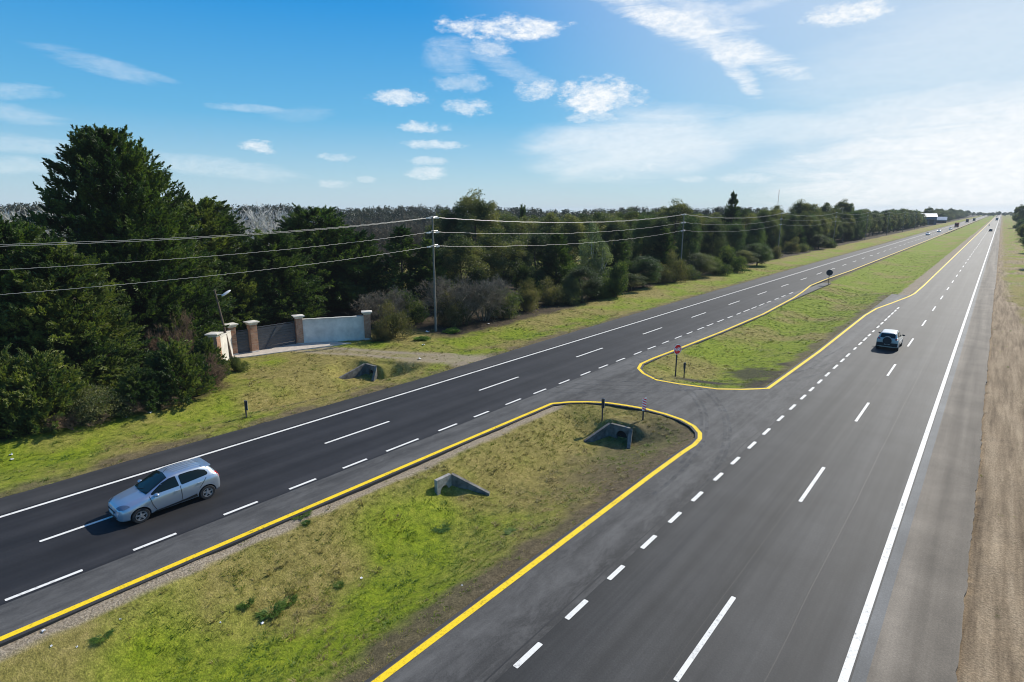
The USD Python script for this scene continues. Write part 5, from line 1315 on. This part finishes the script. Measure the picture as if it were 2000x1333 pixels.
# right-hand side of the road
grow('gum_a', 'tall dark tree on the right side of the road near the vanishing point', 10.2, 560, 17.5, 5.0)
for i in range(26):
    yy = 150 + i * 17 + r2.uniform(-4, 4)
    xx = 6.4 + yy * .006 + r2.uniform(0, 2.6)
    kk = r2.choice(['bush_c', 'bush_a', 'casuarina_b', 'bush_c']) if yy < 300 else r2.choice(['casuarina_b', 'gum_b', 'bush_a'])
    hh = r2.uniform(2.5, 4.2) if kk.startswith('bush') else r2.uniform(5, 8.5)
    grow(kk, 'scrubby growth on the right side of the road' if kk.startswith('bush') else 'dark tree in the strip on the right side of the road', xx, yy, hh, r2.uniform(2.2, 3.2), 'bushes on the right side of the road' if kk.startswith('bush') else 'trees on the right side of the road')
for i in range(16):
    yy = 620 + i * 55
    grow(r2.choice(['gum_b', 'casuarina_a']), 'distant tree on the right side of the road', 11 + r2.uniform(0, 8) + yy * .004, yy, r2.uniform(9, 13), r2.uniform(5, 7), 'distant trees on the right side of the road')
for i in range(14):     # closing the view at the end of the road
    grow('gum_b', 'hazy tree at the far end of the road', -60 + i * 9.5 + r2.uniform(-3, 3), 1750 + r2.uniform(-60, 60), r2.uniform(9, 13), r2.uniform(6, 9), 'hazy trees at the end of the road')
# bushes and undergrowth along the foot of the trees
def bush_px(kind, label, u, v, h, w, back=0.0, group=None):
    x, y = G(u, v)
    d = math.hypot(x, y)
    x, y = x * (1 + (back + w * .8) / d), y * (1 + (back + w * .8) / d)
    return grow(kind, label, x, y, h, w, group)
for row in (('conif_bush', 'low conifer bush at the lower left edge, with sweeping sprays', 20, 862, 4.6, 3.0), ('conif_bush', 'conifer bush in the lower left, second from the edge, above the mown grass', 95, 848, 4.2, 2.6),
            ('bush_b', 'grey green shrub with arching stems at the foot of the left cypresses', 205, 835, 2.9, 2.1), ('conif_bush', 'dense conifer bush left of the leaning lamp, reaching down to the grass', 350, 792, 3.8, 2.4), ('conif_bush', 'bright green conifer bush in front of the left white wall', 412, 752, 3.1, 1.5),
            ('bush_a', 'small round bush at the foot of the leaning lamp', 466, 728, 1.5, 1.0), ('conif_bush', 'conifer bush between the grey shrub and the dead vines', 275, 812, 2.6, 1.9),
            ('bush_b', 'large grey leafy shrub above the lower left conifer bushes', 120, 770, 5.8, 3.4, 1.5), ('bush_b', 'grey shrub with pale stems in the middle of the left thicket', 215, 750, 5.0, 3.0, 2.0), ('conif_bush', 'tall conifer bush at the far left in the thicket', 20, 780, 6.6, 3.2, 1.5),
            ('conif_bush', 'conifer bush beside the dead vine tangle', 350, 735, 4.6, 2.3, 2.0), ('conif_bush', 'conifer bush behind the dead vine tangle, left of the lamp', 290, 700, 6.4, 2.6, 3.0), ('conif_bush', 'green sprays between the grey shrubs of the left thicket', 165, 800, 3.8, 2.2, .5),
            ('dead', 'tangle of dead brown vines hanging in the left thicket', 268, 745, 5.8, 2.6, 1.2), ('dead', 'brown dead undergrowth left of the small round bush', 395, 775, 2.8, 1.8, .6), ('dead', 'low dead brush at the edge of the mown grass on the left', 160, 846, 1.2, 1.7),
            ('dead', 'low dead brush below the conifer bush left of the lamp', 300, 812, 1.2, 1.6), ('dead', 'dead brown vines over the conifer bush left of the lamp', 345, 740, 5.2, 1.9, 1.6),
            ('bush_c', 'dark olive shrub right of the gate wall', 770, 668, 4.4, 2.6), ('bush_b', 'grey green rounded shrub left of the nearest utility pole', 775, 640, 5.0, 2.5, 1.5), ('bush_c', 'low scrub at the right end pillar', 745, 672, 2.4, 1.6, .3),
            ('bush_c', 'brownish shrub right of the nearest utility pole', 885, 645, 4.6, 3.0, .4), ('thicket', 'brown leafless brush mound right of the nearest utility pole', 900, 640, 5.8, 3.2, .4), ('thicket', 'second leafless brush mound farther along, with brown twigs', 945, 634, 5.2, 2.9, .6), ('bush_b', 'grey olive shrub at the right end of the brown brush', 985, 626, 4.8, 3.0), ('bush_c', 'olive shrub with a yellowish flank at the road side tree edge', 1030, 612, 4.8, 2.8),
            ('lime', 'bright green young tree glowing in a gap of the row', 1012, 575, 3.6, 1.5, 6.0), ('lime', 'fresh green weeds around the foot of the nearest pole', 885, 652, .8, 1.3), ('lime', 'fresh green weeds left of the nearest pole, by the wall', 825, 668, .6, 1.2)):
    bush_px(*row)
for i, (u, v, h, w) in enumerate(((1078, 601, 4.4, 3.0), (1108, 598, 3.0, 2.6), (1136, 594, 5.4, 3.2), (1170, 588, 4.0, 3.2), (1200, 584, 6.2, 3.2), (1232, 572, 3.2, 2.8), (1256, 564, 5.6, 3.4), (1290, 557, 4.6, 3.6), (1318, 553, 6.6, 3.4), (1344, 548, 3.6, 3.0), (1366, 543, 5.0, 3.4), (1400, 539, 4.2, 3.4), (1425, 533, 6.4, 3.8), (1452, 527, 4.6, 3.4), (1478, 521, 5.6, 3.6), (1512, 506, 4.0, 3.2), (1545, 496, 5.6, 3.6), (1570, 493, 3.4, 3.0), (1598, 488, 5.4, 3.6), (1618, 485, 4.2, 3.4))):
    k = ('bush_c', 'casuarina_b', 'gum_b', 'bush_a', 'casuarina_a', 'bush_b')[(i * 5 + i // 4) % 6]
    wd = {'bush_c': 'olive bush', 'bush_a': 'dark green bush', 'bush_b': 'grey green bush', 'casuarina_b': 'dark young casuarina', 'casuarina_a': 'grey green young casuarina', 'gum_b': 'young gum tree'}[k]
    seen[wd] = seen.get(wd, 0) + 1
    bush_px(k, f'{ORD[seen[wd] - 1]} {wd} from the left along the foot of the roadside tree row', u, v, h, w, 0.2, f'{wd} growth along the foot of the tree row')
# dark understorey seen between the trunks
for i in range(26):
    yy = 42 + i * 7.4
    grow('bush_a', 'dark bush deep under the roadside tree row', -50.5 - (i % 3) * 1.6, yy, 4.5 + (i % 4) * .5, 3.0, 'dark bushes deep under the tree row')
for i, (u, v) in enumerate(((470, 640), (520, 625), (560, 618), (610, 610), (660, 604), (700, 600))):
    x_, y_ = G(u, v)
    grow('bush_a', 'dark bush in the shade behind the gate', x_ - 1.0, y_, 3.2, 2.6, 'dark bushes behind the gate')
# the wood on the left horizon, one far mass
def far_wood():
    rng = np.random.default_rng(77)
    cs, rs = [], []
    for u in np.arange(-160, 1500, 5.0):
        for k in range(3):
            r = ray(u + rng.uniform(-3, 3), 412); r = r[:2] / np.hypot(r[0], r[1])
            dist = rng.uniform(350, 430) - k * 22
            h = rng.uniform(14.6, 16.0) + 1.1 * math.sin(u * .021) * math.sin(u * .0063 + 1) - k * 2.6 + (1.0 if rng.random() < .06 else 0) - (1.3 if u > 860 else 0)
            nn = 5
            for j in range(nn):
                rad = rng.uniform(2.2, 3.6)
                cs.append((r[0] * dist + rng.normal(0, 1.5), r[1] * dist + rng.normal(0, 1.5), max(1.5, h - rad - j * h / nn))); rs.append(rad)
    cs, rs = np.array(cs), np.array(rs)
    q = unit(rng.normal(size=(len(cs), 100, 3)))
    p = (cs[:, None] + q * (rs[:, None] * rng.uniform(.3, 1.02, (len(cs), 100)))[..., None]).reshape(-1, 3)
    return leaves(p, rng.normal(size=p.shape), .95, .7, rng)
F_FAR = foliage('far_wood_leaves', (0.013, 0.024, 0.010), (0.033, 0.050, 0.018), (0.052, 0.055, 0.022), trans=.15, patch=.03)
top('distant_wood', far_wood(), F_FAR, 'dark wood along the left horizon beyond the fields', 'forest', None, 'stuff')

# ---------------------------------------------------------------- grass, weeds and litter
def tuft(seed, n, h, spread, bend=.5, w=.012):
    rng = np.random.default_rng(seed)
    a = rng.uniform(0, 2 * PI, n); r = spread * np.sqrt(rng.uniform(0, 1, n))
    b = np.stack([np.cos(a) * r, np.sin(a) * r, np.full(n, -.02)], 1)
    d = np.stack([np.cos(a), np.sin(a), np.zeros(n)], 1) + rng.normal(0, .5, (n, 3)) * [1, 1, 0]
    L = h * rng.uniform(.5, 1.1, n)[:, None]
    mid = b + d * L * bend * .35 + [0, 0, 1] * L * .6
    tip = b + d * L * bend + [0, 0, 1] * L * rng.uniform(.7, 1.05, (n, 1))
    s = unit(np.cross(d, [0, 0, 1.0])) * w
    v = np.stack([b - s, b + s, mid + s * .8, mid - s * .8, tip], 1).reshape(-1, 3)
    i = np.arange(n)[:, None] * 5
    f = np.concatenate([i + [[0, 1, 2]], i + [[0, 2, 3]], i + [[3, 2, 4]]], 1).reshape(-1, 3)
    return v, f
G_GREEN = foliage('grass_green', (0.075, 0.135, 0.006), (0.19, 0.265, 0.013), (0.24, 0.27, 0.02), trans=.3, patch=.8)
G_DRY = foliage('grass_straw', (0.17, 0.14, 0.045), (0.32, 0.255, 0.095), (0.35, 0.25, 0.105), trans=.25, patch=.8)
G_OLIVE = foliage('grass_olive', (0.125, 0.155, 0.012), (0.25, 0.275, 0.026), (0.30, 0.275, 0.042), trans=.3, patch=.8)
G_WEED = foliage('weed_leaves', (0.045, 0.10, 0.008), (0.115, 0.21, 0.016), (0.14, 0.20, 0.02), trans=.25, patch=2.0)
def scatter_grass():
    rng = np.random.default_rng(3)
    zones = [(-21.0, -10.8, 4, 36, 34), (-23.2, -8.4, 36, 110, 16), (-23, -8.6, 110, 220, 3), (-45.5, -32.0, 2, 62, 19), (-48, -32.6, 62, 150, 4.5), (.9, 14, 20, 120, 5.0), (-50, -44, 20, 42, 7)]
    xs, ys = [], []
    for x0, x1, y0, y1, dens in zones:
        n = int((x1 - x0) * (y1 - y0) * dens)
        xs.append(rng.uniform(x0, x1, n)); ys.append(rng.uniform(y0, y1, n))
    x, y = np.concatenate(xs), np.concatenate(ys)
    ok = ~shapely.contains_xy(asphalt_all.buffer(.04), x, y)
    x, y = x[ok], y[ok]
    z = terrain(x, y)
    dirt, grav, dry, burnt, litter, bare, n1, n3 = masks(x, y, z)
    cover = 1 - np.maximum.reduce([dirt * .93, grav * .97, burnt * .95, litter * .9, bare * .96])
    n5 = meshkit.fbm(np.stack([x * 1.4, y * 1.4, 0 * x], -1), 3, 55)
    ok = rng.uniform(0, 1, len(x)) < cover * (0.6 + .6 * sstep(.3, .65, n5))
    x, y, z, dry, n5 = x[ok], y[ok], z[ok], dry[ok], n5[ok]
    n6 = meshkit.fbm(np.stack([x * .45, y * .45, 0 * x + 3], -1), 4, 61)
    n7 = meshkit.fbm(np.stack([x * 2.1, y * 2.1, 0 * x + 8], -1), 3, 71)
    s = dry + (n6 - .5) * 1.8 + (n7 - .5) * 1.5 + rng.normal(0, .2, len(x))
    s = s - .06 - .04 * (y > 36)
    kind = np.where(s > .80, 1, np.where(s > .34, 2, 0))
    kind = np.where(rng.uniform(0, 1, len(x)) < .05 + .10 * (n7 > .58), np.where(s > .4, 3, 4), kind)
    sz = rng.uniform(.55, 1.25, len(x)) * np.where(y > 60, 1.15, 1.0) * (0.8 + .4 * sstep(.4, .7, n5))
    inst = UsdGeom.PointInstancer.Define(stage, path('/World', 'grass'))
    pr = []
    for nm, mt, sd, hh in (('green_grass_tuft', G_GREEN, 1, .06), ('dry_grass_tuft', G_DRY, 2, .06), ('olive_grass_tuft', G_OLIVE, 3, .065), ('tall_dry_tuft', G_DRY, 4, .14), ('tall_green_tuft', G_GREEN, 5, .13)):
        o = usdkit.mesh(stage, f'{inst.GetPath()}/{nm}', tuft(sd, 18, hh, .11, .9, .010), mt)
        pr.append(o.GetPath())
    inst.CreatePrototypesRel().SetTargets(pr)
    inst.CreateProtoIndicesAttr(Vt.IntArray.FromNumpy(kind.astype(np.int32)))
    inst.CreatePositionsAttr(Vt.Vec3fArray.FromNumpy(np.stack([x, y, z], 1).astype(np.float32)))
    a = rng.uniform(0, PI, len(x))
    q = np.zeros((len(x), 4)); q[:, 2] = np.sin(a); q[:, 3] = np.cos(a)
    inst.CreateOrientationsAttr(Vt.QuathArray.FromNumpy(q.astype(np.float16)))
    inst.CreateScalesAttr(Vt.Vec3fArray.FromNumpy(np.stack([sz, sz, sz], 1).astype(np.float32)))
    tag(inst, 'short green and straw coloured grass on the median and verges', 'grass', None, 'stuff')
    return len(x)
print('grass tufts', scatter_grass())
def weed(label, u, v, h, r, group):
    x, y = G(u, v, -.5)
    k = 'weed'
    if k not in protos:
        t = thing('weed_clump', label, 'weed', (x, y, Z(x, y)), 0, group, scale=(r / .34, r / .34, h / .5))
        put(t, 'blades', tuft(9, 260, .20, .28, .9, .016), G_WEED)
        protos[k] = t
        return
    dup(protos[k], label, (x, y, Z(x, y)), rnd.uniform(0, 6), (r / .34, r / .34, h / .5), group)
for u, v, h, r in ((478, 1157, .3, .30), (525, 1160, .34, .42), (560, 1141, .3, .32), (600, 1038, .22, .18), (660, 1108, .2, .2), (590, 1024, .22, .4), (200, 1250, .16, .3), (860, 1000, .15, .4), (1000, 1025, .15, .3)):
    weed('dark green weed clump in the near median grass', u, v, h, r, 'dark weed clumps in the near median')
PAPER = plain('paper_scrap', (0.75, 0.74, 0.72), 0.7, vary=0.05)
def scrap(u, v, s, z, where, i):
    x, y = G(u, v, z)
    rng = np.random.default_rng(100 + i)
    g = np.stack(np.meshgrid(np.linspace(-1, 1, 4), np.linspace(-.7, .7, 4)), -1).reshape(-1, 2) + rng.normal(0, .12, (16, 2))
    zz = np.abs(rng.normal(0, .35, 16)) + .3
    v_ = np.column_stack([g, zz]) * s
    f = [(a * 4 + b, a * 4 + b + 1, a * 4 + b + 5) for a in range(3) for b in range(3)] + [(a * 4 + b, a * 4 + b + 5, a * 4 + b + 4) for a in range(3) for b in range(3)]
    v_[:, :2] += [x, y]; v_[:, 2] += Z(x, y)
    top('litter', mk(v_, f), PAPER, 'small white scrap of litter on the grass ' + where, 'litter', 'white litter on the grass ' + where)
for i, (u, v, s, z, wh) in enumerate(((93, 1268, .07, -.7, 'of the near median'), (155, 1288, .035, -.8, 'of the near median'), (240, 1238, .035, -.8, 'of the near median'), (106, 1289, .035, -.7, 'of the near median'), (510, 1200, .06, -.9, 'of the near median'), (430, 1212, .035, -.9, 'of the near median'), (705, 1112, .06, -.9, 'of the near median'), (903, 1163, .035, -.7, 'of the near median'),
                                     (245, 817, .12, -.1, 'at the left tree edge'), (20, 884, .10, -.1, 'at the left tree edge'), (22, 890, .09, -.1, 'at the left tree edge'), (294, 807, .10, -.1, 'at the left tree edge'), (835, 648, .2, 0, 'right of the gate wall'), (827, 673, .14, 0, 'right of the gate wall'), (954, 633, .16, 0, 'right of the gate wall'), (820, 701, .16, 0, 'right of the gate wall'))):
    scrap(u, v, s, z, wh, i)

# ---------------------------------------------------------------- haze
HAZE = 0.00013
hz_m = usdkit.material(stage, '/World/Looks/haze', {'v': ('principled_volume', {'color': (0.86, 0.92, 0.98), 'density': HAZE, 'anisotropy': 0.0})}, [], volume='v.volume')
if HAZE > 0:
    top('haze', bx(0, 500, 14.0, 6900, 7000, 34.0), hz_m, 'thin haze in the air over the whole plain', None, None, 'stuff')
